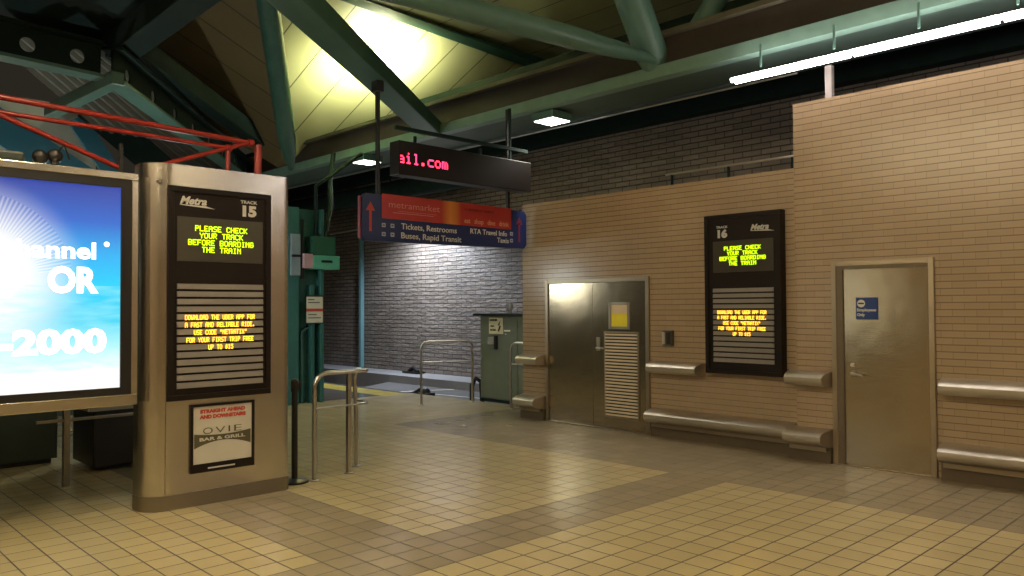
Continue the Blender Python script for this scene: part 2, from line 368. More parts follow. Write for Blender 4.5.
struct(MB().box(-9, 3.7, -5.2, -5, 0, 4.6).build('wall_rear', M['tan']))
M['tan_side'] = brick('tan_glazed_brick_side', (.40, .285, .175), (.45, .325, .205), (.30, .22, .145), .2, .065, .003, .34, axis='yz')
struct(MB().box(3.5, 3.7, -5, 12.3, 0, 4.6).build('wall_end', M['tan_side']))
# pale far wall and corrugated soffit at the left
struct(MB().box(-16.4, -16.2, -6, 4.7, 0, onx(62, 104, -16.2).z).build('wall_left', M['pale']))
A0, A1 = onz(112, 58, 4.87), onz(262, 182, 4.87); B0_, B1_ = onz(-20, 30, 4.87), onz(165, 186, 4.87)
b = MB(); N = 10; prev = None
for i in range(N*4+1):
    t = i/(N*4); ph = i % 4; dz = (0, 0, .12, .12)[ph]
    p = A0.lerp(B0_, t)+Vector((0, 0, dz)); q = A1.lerp(B1_, t)+Vector((0, 0, dz))
    cur = (b.bm.verts.new(p), b.bm.verts.new(q), b.bm.verts.new(p+Vector((0, 0, .03))), b.bm.verts.new(q+Vector((0, 0, .03))))
    if prev:
        b.bm.faces.new((prev[0], cur[0], cur[1], prev[1])); b.bm.faces.new((prev[2], prev[3], cur[3], cur[2]))
    prev = cur
tag(b.build('corrugated_soffit', mat('galvanised_deck', (.34, .33, .29), .35, .6)), 'corrugated metal soffit behind the perforated girder, above the advertising box', 'soffit')

# ------------------------------------------------------------------ roof steel
ZB = 4.4; YBM = onz(512, 115, ZB).y
gd = thing('roof_girder', 'long green main girder running above the tan brick walls', 'girder', (-12, YBM, ZB))
MB().box(-24, 3.4, YBM, YBM+.16, ZB, ZB+.15).build('flange', M['girder'], gd)
MB().box(-24, 3.4, YBM+.10, YBM+.16, ZB+.15, ZB+.52).build('web', mat('brown_primed_steel', (.045, .034, .027), .5, noise_amt=.3), gd)
MB().box(-24, 3.4, YBM, YBM+.20, ZB+.50, ZB+.56).build('flange', mat('dull_cream_steel', (.09, .085, .055), .5), gd)
MB().box(-24, 3.4, YBM+.161, YBM+.95, ZB+.02, ZB+.05).build('soffit_plate', mat('soffit_green', (.07, .115, .10), .5), gd)
MB().box(-24, 3.4, YBM+.951, YBM+1.03, ZB-.01, ZB+.9).build('back_plate', mat('blue_grey_steel', (.07, .10, .11), .5), gd)
tag(MB().tube([(-24, YBM+.93, ZB-.045), (-4.3, YBM+.93, ZB-.045)], .014, 8).build('conduit', mat('bare_conduit', (.4, .4, .38), .4, .7), None), 'thin straight conduit under the girder leading to the long fluorescent light', 'conduit')

def member(name, label, p, q, w, h, m, kind='bar', **k):
    b = MB()
    if kind == 'bar': b.bar(p, q, w, h)
    elif kind == 'tube': b.tube([p, Vector(p).lerp(Vector(q), .10), Vector(p).lerp(Vector(q), .2), q], [w*.35, w*.8, w, w], 24)
    else: b.beamI(p, q, w, h, **k)
    return tag(b.build(name, m, None, smooth=(kind == 'tube'), bevel=.012 if kind == 'bar' else 0), label, 'beam')
d0 = onz(431, 129, ZB+.1); dD = (onz(297, 0, ZB+.1)-d0).normalized()
D_END = d0+dD*12.5
member('diagonal_beam', 'wide dark green diagonal beam crossing in front of the lit roof deck', d0, D_END, .34, .22, M['green'])
hipdn = Vector((0, 0, -.26))
h1 = onplane(288, 172, pL, nL); h0 = HT+Vector((0, 0, 0))
hp = lambda p: O+(p-O)*.93
member('hip_tube', 'steep green roof tube left of the lit deck, joining the main girder', hp(onplane(291, 168, pL, nL)), hp(onplane(262, -40, pL, nL)), .16, 0, M['green'], 'tube')
member('ridge_beam', 'green ridge beam along the top edge of the brightly lit deck', onx(325, -10, XR+.2), onx(325, -10, XR+.2)+(onx(545, 70, XR+.2)-onx(325, -10, XR+.2))*1.12, .3, .5, M['green'], 'I')
member('cross_tube', 'long grey-green tube crossing the upper middle to the truss joint', onz(656, 60, ZB+.22), onz(656, 60, ZB+.22)+(onz(396, -10, ZB+.22)-onz(656, 60, ZB+.22))*1.9, .125, 0, M['greygreen'], 'tube')
nd = onz(666, 80, ZB+.06)-Vector((0, .12, 0))
member('rising_tube', 'thick grey-green tube rising to the upper left from the truss joint', nd, nd+(onz(632, 0, 5.3)-nd)*1.5, .2, 0, M['greygreen'], 'tube')
member('rising_tube', 'grey-green tube rising to the upper right from the truss joint', onz(671, 74, ZB+.08), onz(671, 74, ZB+.08)+(onz(716, 0, 5.3)-onz(671, 74, ZB+.08))*1.5, .13, 0, M['greygreen'], 'tube')
gb0, gb1 = onz(112, 82, ZB), onz(248, 182, ZB)
def girder(label, p, q, w, h, hs, hr):
    p = Vector(p); q = Vector(q); u = Vector((0, 0, 1)); t = thing('perforated_girder', label, 'girder', p.lerp(q, .5))
    MB().bar(p+u*.02, q+u*.02, w, .04).build('flange', M['greygreen'], t); MB().bar(p+u*(h-.02), q+u*(h-.02), w, .04).build('flange', M['dark'], t)  # lower flange coloured lighter, standing in for light from below
    b = MB(); Ld = (q-p).length; d = (q-p)/Ld; sd = d.cross(u).normalized()*.012; n = round(Ld/hs); st_ = Ld/n; K = 24
    for i in range(n):
        a = p+d*st_*i; rr = {}
        for sg_ in (-1, 1):
            ring = []; outer = []
            for k in range(K):
                an = 2*math.pi*k/K+math.pi/4; cx, sz = math.cos(an), math.sin(an); m_ = 1/max(abs(cx), abs(sz))
                ring.append(b.bm.verts.new(a+sd*sg_+d*(st_/2+hr*cx)+u*(h/2+hr*sz)))
                outer.append(b.bm.verts.new(a+sd*sg_+d*(st_/2+st_/2*cx*m_)+u*(h/2+(h/2-.04)*sz*m_)))
            for k in range(K): j = (k+1) % K; b.bm.faces.new((ring[k], ring[j], outer[j], outer[k]))
            rr[sg_] = ring
        for k in range(K): j = (k+1) % K; b.bm.faces.new((rr[-1][k], rr[-1][j], rr[1][j], rr[1][k]))
    b.build('web', M['dark'], t); return t
g2 = onz(0, 58, ZB)
girder('dark green girder with round web holes sloping down towards the kiosk', gb0, gb1+(gb1-gb0).normalized()*1.2, .26, .44, 1.05, .095)
girder('dark green girder with round web holes at the far upper left', gb0+(g2-gb0).normalized()*.14, gb0+(g2-gb0)*3.2, .26, .44, .55, .085)
member('edge_beam', 'plain dark green beam beside the brown roof deck, above the perforated girder', onz(122, 40, ZB+.62)+Vector((-.3, .1, .1)), onz(285, 158, ZB+.62), .3, .3, M['dark'])
member('edge_beam', 'dark beam running up to the top edge from the girder corner', onz(115, 52, ZB+.65), onz(215, -25, ZB+.65), .35, .3, M['dark'])
member('roof_strut', 'dull green strut under the far upper left girder', onz(118, 78, ZB-.02), onz(50, 112, ZB-.1), .16, .16, M['greygreen'])
# ducts and dark steel above the back wall, left
tag(MB().tube([(-24, 10.6, 4.3), (-17, 10.6, 4.3), (-12.2, 10.6, 4.3)], .22, 16).build('duct', M['dark'], None, smooth=True), 'dark round duct above the track beside the grey brick wall', 'duct')

# red space frame above the kiosk
XRD = -7.1; XA = -6.5
rf = thing('red_space_frame', 'red tubular frame standing above the advertising box and kiosk', 'frame', (XRD, 2.5, 2.6))
pA, pB, pC, pD = onx(-40, 89.5, XRD), onx(250, 143, XRD), onx(-40, 106, XRD-.0), onx(228, 148, XRD+.0)
pBz = pB.z
def rt(nm, p, q, r): MB().tube([p, q], r, 12).build(nm, M['red'], rf, smooth=True)
rt('top_tube', pA, pB, .024); rt('middle_tube', pC, pD, .02)
rt('brace', onx(-2, 114, XRD), onx(122, 169, XRD), .022); rt('brace', onx(150, 168, XRD), pD, .02)
rt('connector', pD, pB, .02)
rt('post', pD, Vector((pD.x, pD.y, 2.3)), .022); rt('post', onx(258, 145, XRD), Vector((XRD, onx(258, 145, XRD).y, 2.3)), .034)
rt('joint', pB-Vector((0, .02, 0)), pB+Vector((0, .03, 0)), .036); rt('joint', pD-Vector((0, .02, 0)), pD+Vector((0, .03, 0)), .034)
tag(MB().bar(onx(121, 144, -6.63), Vector((-6.63, onx(121, 144, -6.63).y, 2.58)), .025).build('black_post', M['black']), 'thin black post rising behind the joint of advertising box and kiosk', 'post')
# cyan struts and black fittings behind
st = lambda lab, a, b, X, w: tag(MB().bar(onx(*a, X), onx(*b, X), .06, w).build('cyan_strut', M['cyan']), lab, 'strut')
st('cyan painted strut crossing the pale far wall, the narrow one', (76, 118), (118, 182), -15.8, .32)
st('wide cyan painted strut at the far left behind the red tubes', (-25, 110), (85, 182), -15.6, .55)
member('pale_wall_strut', 'dark slanting beam along the right edge of the pale far wall', onx(88, 105, -15.7), onx(165, 172, -15.7), .1, .55, M['dark'])
mb = MB(); tag(MB().box(-6.64, -6.5, .9, 1.42, 2.667, 2.74).build('equipment_box', M['darkpanel'], bevel=.02), 'brown-black equipment box standing behind the top left of the advertising box', 'box')
c = onx(55, 156, XA-.08); b = MB()
bmesh.ops.create_uvsphere(b.bm, u_segments=16, v_segments=10, radius=.055, matrix=Matrix.Translation(c)); b.tube([c+Vector((0, .02, .04)), c+Vector((0, .06, .09)), c+Vector((0, .10, -.02))], .008, 6)
b.tube([c, Vector((c.x, c.y, 2.667))], .03, 8)
tag(b.build('black_fitting', M['black'], smooth=True), 'larger round black fitting with a cable loop on top of the advertising box', 'fitting')
c = onx(40, 157, XA-.08)-Vector((0, .0, 0)); b = MB()
bmesh.ops.create_uvsphere(b.bm, u_segments=16, v_segments=10, radius=.055, matrix=Matrix.Translation(c)); b.tube([c, Vector((c.x, c.y, 2.667))], .03, 8)
tag(b.build('black_fitting', M['black'], smooth=True), 'smaller round black fitting on top of the advertising box, left of its pair', 'fitting')

# ------------------------------------------------------------------ kiosk
XK = -6.43
kk = thing('information_kiosk', 'stainless steel kiosk with rounded corners carrying the TRACK 15 display', 'kiosk', (XK-.3, 2.8, 0))
def kprof(y0, y1, x0, x1, rl, rr):
    pts = []
    pts += [(x1-rl+rl*math.cos(a), y0+rl+rl*math.sin(a)) for a in [math.radians(-180+i*15)+math.pi/2 for i in range(0)]]
    for i in range(13): a = math.radians(-90+i*7.5); pts.append((x1-rl+rl*math.cos(a), y0+rl+rl*math.sin(a)))
    for i in range(9): a = math.radians(i*90/8); pts.append((x1-rr+rr*math.cos(a), y1-rr+rr*math.sin(a)))
    pts += [(x0, y1), (x0, y0)]
    return pts
b = MB(); b.prism(kprof(2.235, 3.475, XK-.27, XK, .2, .07), 0, 2.77, lambda u, v, t: (u, v, t))
b.build('body', M['kiosk'], kk, smooth=True)
b = MB(); b.prism(kprof(2.23, 3.48, XK-.265, XK+.004, .2, .07), 0, .12, lambda u, v, t: (u, v, t)); b.build('kick_plate', steel('worn_kick_plate', (.30, .27, .22), .45), kk, smooth=True)
for zz in (2.62,): MB().tube([(XK-.03, 2.33, zz), (XK+.012, 2.335, zz)], .014, 12).build('bolt', M['frame'], kk)
MB().box(XK, XK+.004, 2.385, 2.391, .13, 2.77).build('seam', M['frame'], kk)

def display_board(face, plane, u0, u1, z0, z1, su0, su1, label, track, mirrored):
    """su0..su1 = width of slats; z layout shared"""
    name = 'track_display_board'
    loc = (plane, (u0+u1)/2, z0) if face == 'x' else ((u0+u1)/2, plane, z0)
    t = thing(name, label, 'display board', loc)
    def B(nm, a0, a1, d0, d1, c0, c1, m, bevel=0, par=t):
        b = MB()
        if face == 'x': b.box(plane+d0, plane+d1, a0, a1, c0, c1)
        else: b.box(a0, a1, plane-d1, plane-d0, c0, c1)
        return b.build(nm, m, par, bevel=bevel)
    B('housing', u0, u1, -.10 if face == 'y' else .001, .012, z0, z1, M['brownblk'])
    e = .045
    b = MB()
    for a0, a1, c0, c1 in ((u0, u1, z0, z0+e), (u0, u1, z1-e, z1), (u0, u0+e, z0+e, z1-e), (u1-e, u1, z0+e, z1-e)):
        if face == 'x': b.box(plane+.012, plane+.03, a0, a1, c0, c1)
        else: b.box(a0, a1, plane-.03, plane-.012, c0, c1)
    b.build('frame', M['brownblk'], t, bevel=.003)
    w_ = B('display_window', su0, su1, .012, .016, 1.99, 2.35, M['lcd'])
    b = MB(); n = 14; pt = (1.815-.955)/n
    for i in range(n):
        zc = 1.815-pt*(i+.5); hh = pt*.36
        pr = [(.013, -hh), (.030, -hh), (.024, hh), (.013, hh)]
        if face == 'x': b.prism(pr, su0, su1, lambda u, v, tt: (plane+u, tt, zc+v))
        else: b.prism(pr, su0, su1, lambda u, v, tt: (tt, plane-u, zc+v))
    b.build('louver', M['slat'], t)
    pl = plane+.017 if face == 'x' else plane-.017; uc = (su0+su1)/2
    W = su1-su0
    dots(['PLEASE CHECK', 'YOUR TRACK', 'BEFORE BOARDING', 'THE TRAIN'], face, M['eg'], t, pl, uc-.0, 2.285, W*.0515, .058, .046, name='message_text')
    pl2 = plane+.032 if face == 'x' else plane-.032
    dots(['DOWNLOAD THE UBER APP FOR', 'A FAST AND RELIABLE RIDE.', 'USE CODE "METRATIX"', 'FOR YOUR FIRST TRIP FREE', 'UP TO $15'], face, M['eo'], t, pl2, uc-.01, 1.553, W*.0327, (1.815-.955)/14, .040, name='message_text')
    pl3 = plane+.013 if face == 'x' else plane-.013
    tl, tr_ = (su1-.20, su0+.02) if not mirrored else (su0+.045, su1-.27)
    lettering([('TRACK', tl, 2.50, .026, 'LEFT', 0, .15, .001, pl3), (track, tl+.018, 2.395, .085, 'LEFT', 0, .125, .007, pl3)], face, M['wtext'], t)
    lettering([('Metra', tr_, 2.455, .062, 'LEFT', .35, .22, .003, pl3)], face, M['wtext'], t, name='logo')
    b = MB()
    pts = [(tr_-.0, 2.443), (tr_+.29, 2.428), (tr_+.21, 2.448), (tr_+.0, 2.449)]
    b.poly([(pl3+.001, u, z) if face == 'x' else (u, pl3-.001, z) for u, z in pts]); b.build('logo_underline', M['wtext'], t)
    return t
display_board('x', XK+.001, 2.395, 3.27, .867, 2.593, 2.467, 3.198, 'black display board reading TRACK 15 set in the stainless kiosk', '15', False)
display_board('y', 8.06, -5.062, -4.115, .83, 2.655, -4.955, -4.205, 'black display board reading TRACK 16 hung on the tan brick wall', '16', True)

po = thing('bar_poster', 'framed white OVIE bar and grill poster below the TRACK 15 display', 'poster', (XK, 2.85, .27))
pz0, pz1, py0, py1 = .268, .825, 2.58, 3.125
b = MB()
for a0, a1, c0, c1 in ((py0, py1, pz0, pz0+.07), (py0, py1, pz1-.022, pz1), (py0, py0+.022, pz0+.07, pz1-.022), (py1-.022, py1, pz0+.07, pz1-.022)): b.box(XK+.001, XK+.026, a0, a1, c0, c1)
b.build('frame', M['brownblk'], po, bevel=.003)
MB().box(XK+.001, XK+.012, py0+.022, py1-.022, pz0+.07, pz1-.022).build('sheet', mat('poster_paper', (.62, .60, .52), .35), po)
PL = XK+.013
lettering([('STRAIGHT AHEAD', 2.66, .748, .028, 'LEFT', 0, .385, .003, PL), ('AND DOWNSTAIRS', 2.655, .703, .028, 'LEFT', 0, .395, .003, PL)], 'x', M['rtext'], po)
bro = mat('olive_lettering', (.10, .09, .045), .5)
lettering([('O', 2.685, .575, .055, 'LEFT', 0, .08, -.001, PL), ('V', 2.79, .575, .055, 'LEFT', 0, .08, -.001, PL), ('I', 2.90, .575, .055, 'LEFT', 0, .012, -.001, PL), ('E', 2.95, .575, .055, 'LEFT', 0, .065, -.001, PL)], 'x', bro, po)
b = MB(); n = 14; top = []; bot = []
for i in range(n+1):
    t = i/n; y = 2.612+t*.482; top.append((PL+.0005, y, .562+.02*(2*t-1)**2)); bot.append((PL+.0005, y, .462+.052*(1-(2*t-1)**2)))
for i in range(n): b.poly([bot[i], bot[i+1], top[i+1], top[i]])
b.build('banner', bro, po)
lettering([('BAR & GRILL', 2.655, .522, .026, 'LEFT', 0, .39, .001, PL+.002)], 'x', M['wtext'], po)
MB().box(XK+.0265, XK+.028, 2.72, 2.95, pz0+.025, pz0+.037).build('frame_label', M['wtext'], po)

# ------------------------------------------------------------------ advertising light box
XA = -6.5
ad = thing('advertising_light_box', 'large backlit blue advertising box in a steel frame on a post', 'light box', (XA-.1, 1.0, 0))
ay0, ay1, az0, az1 = -1.4, 2.19, .86, 2.665
b = MB()
for a0, a1, c0, c1 in ((ay0, ay1, az1-.055, az1), (ay0, ay1, az0, az0+.085), (ay1-.05, ay1, az0+.085, az1-.055), (ay0, ay0+.05, az0+.085, az1-.055)): b.box(XA-.16, XA+.03, a0, a1, c0, c1)
b.build('frame', M['kiosk'], ad, bevel=.006)
b = MB(); ix = .075
for a0, a1, c0, c1 in ((ay0+.05, ay1-.05, az1-.055-ix*.9, az1-.055), (ay0+.05, ay1-.05, az0+.085, az0+.085+ix*.75), (ay1-.05-ix, ay1-.05, az0+.14, az1-.12), (ay0+.05, ay0+.05+ix, az0+.14, az1-.12)): b.box(XA-.14, XA+.02, a0, a1, c0, c1)
b.build('inner_frame', M['black'], ad)
MB().box(XA-.155, XA-.14, ay0+.05, ay1-.05, az0+.085, az1-.055).build('back_panel', M['black'], ad)
def ad_material():
    m = bpy.data.materials.new('backlit_beach_picture'); m.use_nodes = True; g = NG(m); nt = g.nt; b = nt.nodes['Principled BSDF']
    v, x, y, z = g.pos()   # object origin = thing location
    cr = nt.nodes.new('ShaderNodeValToRGB'); mr = nt.nodes.new('ShaderNodeMapRange'); mr.inputs[1].default_value = 1.0; mr.inputs[2].default_value = 2.58
    g.L.new(z, mr.inputs[0]); g.L.new(mr.outputs[0], cr.inputs[0]); e = cr.color_ramp.elements
    e[0].position = 0; e[0].color = (1, .98, .92, 1); e[1].position = 1; e[1].color = (.025, .04, .30, 1)
    for p, c in ((.11, (.9, .98, 1)), (.22, (.38, .85, .93)), (.33, (.04, .62, .85)), (.5, (.02, .60, .92)), (.64, (.03, .42, .85)), (.80, (.03, .14, .58))):
        q = e.new(p); q.color = c+(1,)
    # sun glow at the left middle
    dy = g.math('MAXIMUM', g.math('SUBTRACT', y, .12), 0.); dz = g.math('SUBTRACT', z, 1.82)
    r = g.math('SQRT', g.math('ADD', g.math('MULTIPLY', dy, dy), g.math('MULTIPLY', dz, dz)))
    ang = g.math('ARCTAN2', dz, dy); rays = g.math('MULTIPLY', g.math('SINE', g.math('MULTIPLY', ang, 130)), g.math('MULTIPLY', g.math('LESS_THAN', g.math('ABSOLUTE', g.math('SUBTRACT', r, .50)), .11), .05))
    glow = nt.nodes.new('ShaderNodeMapRange'); glow.interpolation_type = 'SMOOTHSTEP'; glow.inputs[1].default_value = .76; glow.inputs[2].default_value = .22; glow.inputs[3].default_value = 0; glow.inputs[4].default_value = 1
    g.L.new(g.math('ADD', r, g.math('MULTIPLY', rays, g.math('GREATER_THAN', dz, .05))), glow.inputs[0])
    c = g.mix(glow.outputs[0], cr.outputs[0], (1, .98, .92)); warm = nt.nodes.new('ShaderNodeMapRange'); warm.inputs[1].default_value = .15; warm.inputs[2].default_value = -.5; g.L.new(y, warm.inputs[0]); c = g.mix(warm.outputs[0], c, (1, .90, .62))
    # ripples of shallow water
    nz = nt.nodes.new('ShaderNodeTexNoise'); mp = nt.nodes.new('ShaderNodeMapping'); mp.inputs['Scale'].default_value = (1, 3, 16); g.L.new(v, mp.inputs[0]); g.L.new(mp.outputs[0], nz.inputs['Vector']); nz.inputs['Scale'].default_value = 1.3; nz.inputs['Detail'].default_value = 5
    msk = g.math('MULTIPLY', g.math('LESS_THAN', z, 1.78), g.math('GREATER_THAN', z, 1.15))
    rp = nt.nodes.new('ShaderNodeMapRange'); rp.inputs[1].default_value = .35; rp.inputs[2].default_value = .7; rp.inputs[3].default_value = 0; rp.inputs[4].default_value = .5; g.L.new(nz.outputs['Fac'], rp.inputs[0])
    c = g.mix(g.math('MULTIPLY', msk, rp.outputs[0]), c, (.35, .85, .95))
    g.L.new(c, b.inputs['Emission Color']); b.inputs['Emission Strength'].default_value = 1.0; b.inputs['Base Color'].default_value = (.02, .02, .02, 1); b.inputs['Roughness'].default_value = .25
    return m
adm = ad_material()
# material reads object coordinates: mesh is local to the thing's base at (x, 1.0, 0)
scr = MB().box(XA-.139, XA+.004, ay0+.05+ix, ay1-.05-ix, az0+.14, az1-.12).build('picture_panel', adm, ad)
wl = mat('lit_white_lettering', (.9, .9, .9), .5, emit=(1, 1, 1), es=1.15)
AP = XA+.006
lettering([('channel', 1.27, 1.985, .125, 'LEFT', 0, .62, .005, AP), ('OR', 1.565, 1.735, .185, 'LEFT', 0, .345, .012, AP), ('8-2000', 1.09, 1.285, .17, 'LEFT', 0, .88, .012, AP)], 'x', wl, scr)
MB().tube([(AP, 1.965, 2.10), (AP+.003, 1.965, 2.10)], .02, 16).build('dot', wl, scr)
MB().box(XA-.1, XA-.04, -1.35, -1.30, 0, az0).build('post', M['frame'], ad)
MB().box(XA-.1, XA-.04, -1.1, -1.05, 0, az0).build('post', M['frame'], ad)

# dark things beneath and behind the ad box
br = thing('steel_railing', 'grey steel railing with square posts behind and beneath the advertising box', 'railing', (-8.0, 2.6, 0))
for yy in (2.09, 4.0): MB().box(-8.03, -7.97, yy-.025, yy+.025, 0, .86).build('post', M['frame'], br)
MB().box(-8.02, -7.98, .2, 4.0, .86, .90).build('rail', M['frame'], br)
MB().box(-8.015, -7.985, 1.85, 4.0, .585, .61).build('rail', M['frame'], br)
cb = thing('dark_cabinet', 'dark green cabinet on the floor behind the far left end of the advertising box', 'cabinet', (-9.3, 1.2, 0))
MB().box(-10.2, -9.3, .2, 2.35, .05, 1.1).build('body', M['darkpanel'], cb, bevel=.01)
MB().box(-9.298, -9.285, .3, 2.25, .15, 1.0).build('door', M['darkpanel'], cb)
MB().box(-10.25, -9.25, .15, 2.4, 1.1, 1.14).build('top', M['dark'], cb)
MB().box(-10.2, -9.34, .25, 2.3, 0, .05).build('plinth', M['black'], cb)
tb = thing('waste_container', 'black open container with a pale rim beneath the advertising box', 'container', (-8.8, 2.9, 0))
b = MB(); b.box(-9.15, -8.45, 2.45, 3.7, .04, .60); b.build('body', M['black'], tb, bevel=.02)
b = MB(); b.bar((-8.45, 2.42, .62), (-8.45, 3.72, .62), .04); b.bar((-9.15, 2.42, .62), (-9.15, 3.72, .62), .04); b.bar((-8.45, 2.42, .62), (-9.15, 2.42, .62), .04); b.bar((-8.45, 3.72, .62), (-9.15, 3.72, .62), .04)
b.build('rim', mat('pale_grey_plastic', (.30, .29, .27), .5), tb)
for yy in (2.6, 3.5): MB().box(-9.0, -8.6, yy-.03, yy+.03, 0, .04).build('foot', M['black'], tb)
b = MB(); b.bar((-8.40, 3.05, .02), (-8.42, 2.9, .60), .05, .02)
tag(b.build('leaning_strip', mat('grey_strip', (.16, .16, .15), .5)), 'thin grey strip leaning against the black container', 'strip')
b = MB(); b.bar((-9.1, 2.75, .645), (-8.5, 3.25, .72), .34, .012)
tag(b.build('cardboard_sheet', mat('pale_sheet', (.28, .27, .24), .6), bevel=.002), 'pale sheets lying across the black container rim', 'sheet')
struct(MB().box(-13.5, -13.3, -5, 4.4, 0, 2.6).build('wall_dark', M['darkpanel']))

# ------------------------------------------------------------------ doors
def door_frame(x0, x1, zt, plane, depth, name, wall_t, fw=.055):
    t = bpy.data.objects.new(name, None); COL.objects.link(t); t.location = ((x0+x1)/2, plane, 0); struct(t)
    b = MB(); b.box(x0, x0+fw, plane-.03, plane+depth, 0, zt); b.box(x1-fw, x1, plane-.03, plane+depth, 0, zt); b.box(x0+fw, x1-fw, plane-.03, plane+depth, zt-fw, zt)
    b.build('door_frame', M['frame'], t, bevel=.004); return t
# door_1: double door
D1 = door_frame(-7.725, -5.93, 1.985, YF, .05, 'door_1', .3)
lf = MB().box(-7.668, -6.862, YF-.008, YF-.001, .012, 1.925).build('door_leaf', M['steel'], D1)
b = MB(); y0, y1 = YF-.012, YF-.001
LX0, LX1, LZ0, LZ1 = -6.64, -6.115, .17, 1.26
WX0, WX1, WZ0, WZ1 = -6.56, -6.26, 1.33, 1.64
b.box(-6.855, LX0, y0, y1, .012, 1.925); b.box(LX1, -5.987, y0, y1, .012, 1.925); b.box(LX0, LX1, y0, y1, .012, LZ0); b.box(LX0, LX1, y0, y1, LZ1, WZ0); b.box(LX0, LX1, y0, y1, WZ1, 1.925)
b.box(LX0, WX0, y0, y1, WZ0, WZ1); b.box(WX1, LX1, y0, y1, WZ0, WZ1)
rl = b.build('door_leaf', M['steel'], D1)
b = MB()
for a in ((LX0-.02, LX0, LZ0-.02, LZ1+.02), (LX1, LX1+.02, LZ0-.02, LZ1+.02)): b.box(a[0], a[1], y0-.012, y0, a[2], a[3])
b.box(LX0, LX1, y0-.012, y0, LZ1, LZ1+.02); b.box(LX0, LX1, y0-.012, y0, LZ0-.02, LZ0); b.build('louver_frame', M['frame'], rl)
b = MB(); n = 26
for i in range(n):
    zc = LZ0+(LZ1-LZ0)*(i+.5)/n; b.bar((LX0, y0-.004, zc), (LX1, y0-.004, zc), .022, .022)
b.build('louver', mat('painted_louver_blade', (.80, .68, .50), .45), rl)
MB().box(LX0, LX1, YF-.0009, YF-.0004, LZ0, LZ1).build('louver_shade_sheet', M['black'], rl)  # black sheet puts the shade between the louver blades
b = MB()
for a in ((WX0-.02, WX0+.015, WZ0-.02, WZ1+.02), (WX1-.015, WX1+.02, WZ0-.02, WZ1+.02)): b.box(a[0], a[1], y0-.01, y0+.004, a[2], a[3])
b.box(WX0, WX1, y0-.01, y0+.004, WZ1-.015, WZ1+.02); b.box(WX0, WX1, y0-.01, y0+.004, WZ0-.02, WZ0+.015); b.build('window_frame', M['frame'], rl)
yp = MB().box(WX0+.015, WX1-.015, y0+.004, y0+.008, WZ0+.015, WZ1-.015).build('yellow_notice', mat('yellow_paper', (.98, .80, .03), .5), rl)
MB().box(WX0+.02, WX1-.02, y0+.002, y0+.0035, WZ1-.13, WZ1-.02).build('pale_heading', mat('pale_paper', (.9, .72, .5), .5), rl)
b = MB(); b.box(-6.79, -6.73, y0-.012, y0, 1.02, 1.2); b.build('lock_plate', M['frame'], rl, bevel=.003)
b = MB(); b.tube([(-6.76, y0, 1.06), (-6.76, y0-.05, 1.06), (-6.64, y0-.055, 1.055)], .011, 10); b.build('lever_handle', M['ledge'], rl, smooth=True)
struct(MB().box(-7.67, -5.985, YF-.06, YF-.001, 0, .011).build('trim_3', M['frame']))
# door_2: single door, set back in its frame
D2 = door_frame(-3.515, -2.545, 2.05, YN, .02, 'door_2', .25, .05)
MB().box(-3.465, -2.595, YN-.004, YN-.0005, .012, 1.985).build('door_leaf', M['steel'], D2)
b = MB(); b.box(-3.465, -3.40, YN-.022, YN-.005, 0, 2.0); b.box(-3.40, -2.595, YN-.022, YN-.005, 1.965, 2.0); b.build('door_stop', mat('shade_coloured_stop', (.16, .13, .09), .5, .5), D2)  # dark stop colours in the shade of the door recess
b = MB(); b.tube([(-3.315, YN-.004, .925), (-3.315, YN-.05, .925), (-3.20, YN-.06, .915)], .012, 10); b.build('lever_handle', M['ledge'], D2, smooth=True)
b = MB(); b.tube([(-3.315, YN-.004, 1.01), (-3.315, YN-.02, 1.01)], .02, 14); b.build('lock_cylinder', M['ledge'], D2)
b = MB(); b.tube([(-3.315, YN-.004, .925), (-3.315, YN-.012, .925)], .032, 16); b.build('rose', M['frame'], D2)
struct(MB().box(-3.465, -2.595, YN-.05, YN-.001, 0, .011).build('trim_4', M['frame']))
sg = thing('door_sign', 'small square blue Employees Only sign on the right hand steel door', 'sign', (-3.19, YN-.005, 1.47))
MB().box(-3.275, -3.06, YN-.011, YN-.0045, 1.462, 1.682).build('plate', M['pblue'], sg, bevel=.003)
MB().tube([(-3.222, YN-.011, 1.622), (-3.222, YN-.013, 1.622)], .038, 24).build('no_entry_disc', M['white'], sg)
MB().box(-3.25, -3.194, YN-.0145, YN-.013, 1.615, 1.630).build('no_entry_bar', mat('dark_bar', (.03, .03, .05), .5), sg)
lettering([('Employees', -3.262, 1.545, .028, 'LEFT', 0, .185, .001, YN-.012), ('Only', -3.262, 1.497, .028, 'LEFT', 0, .075, .001, YN-.012)], 'y', M['white'], sg)

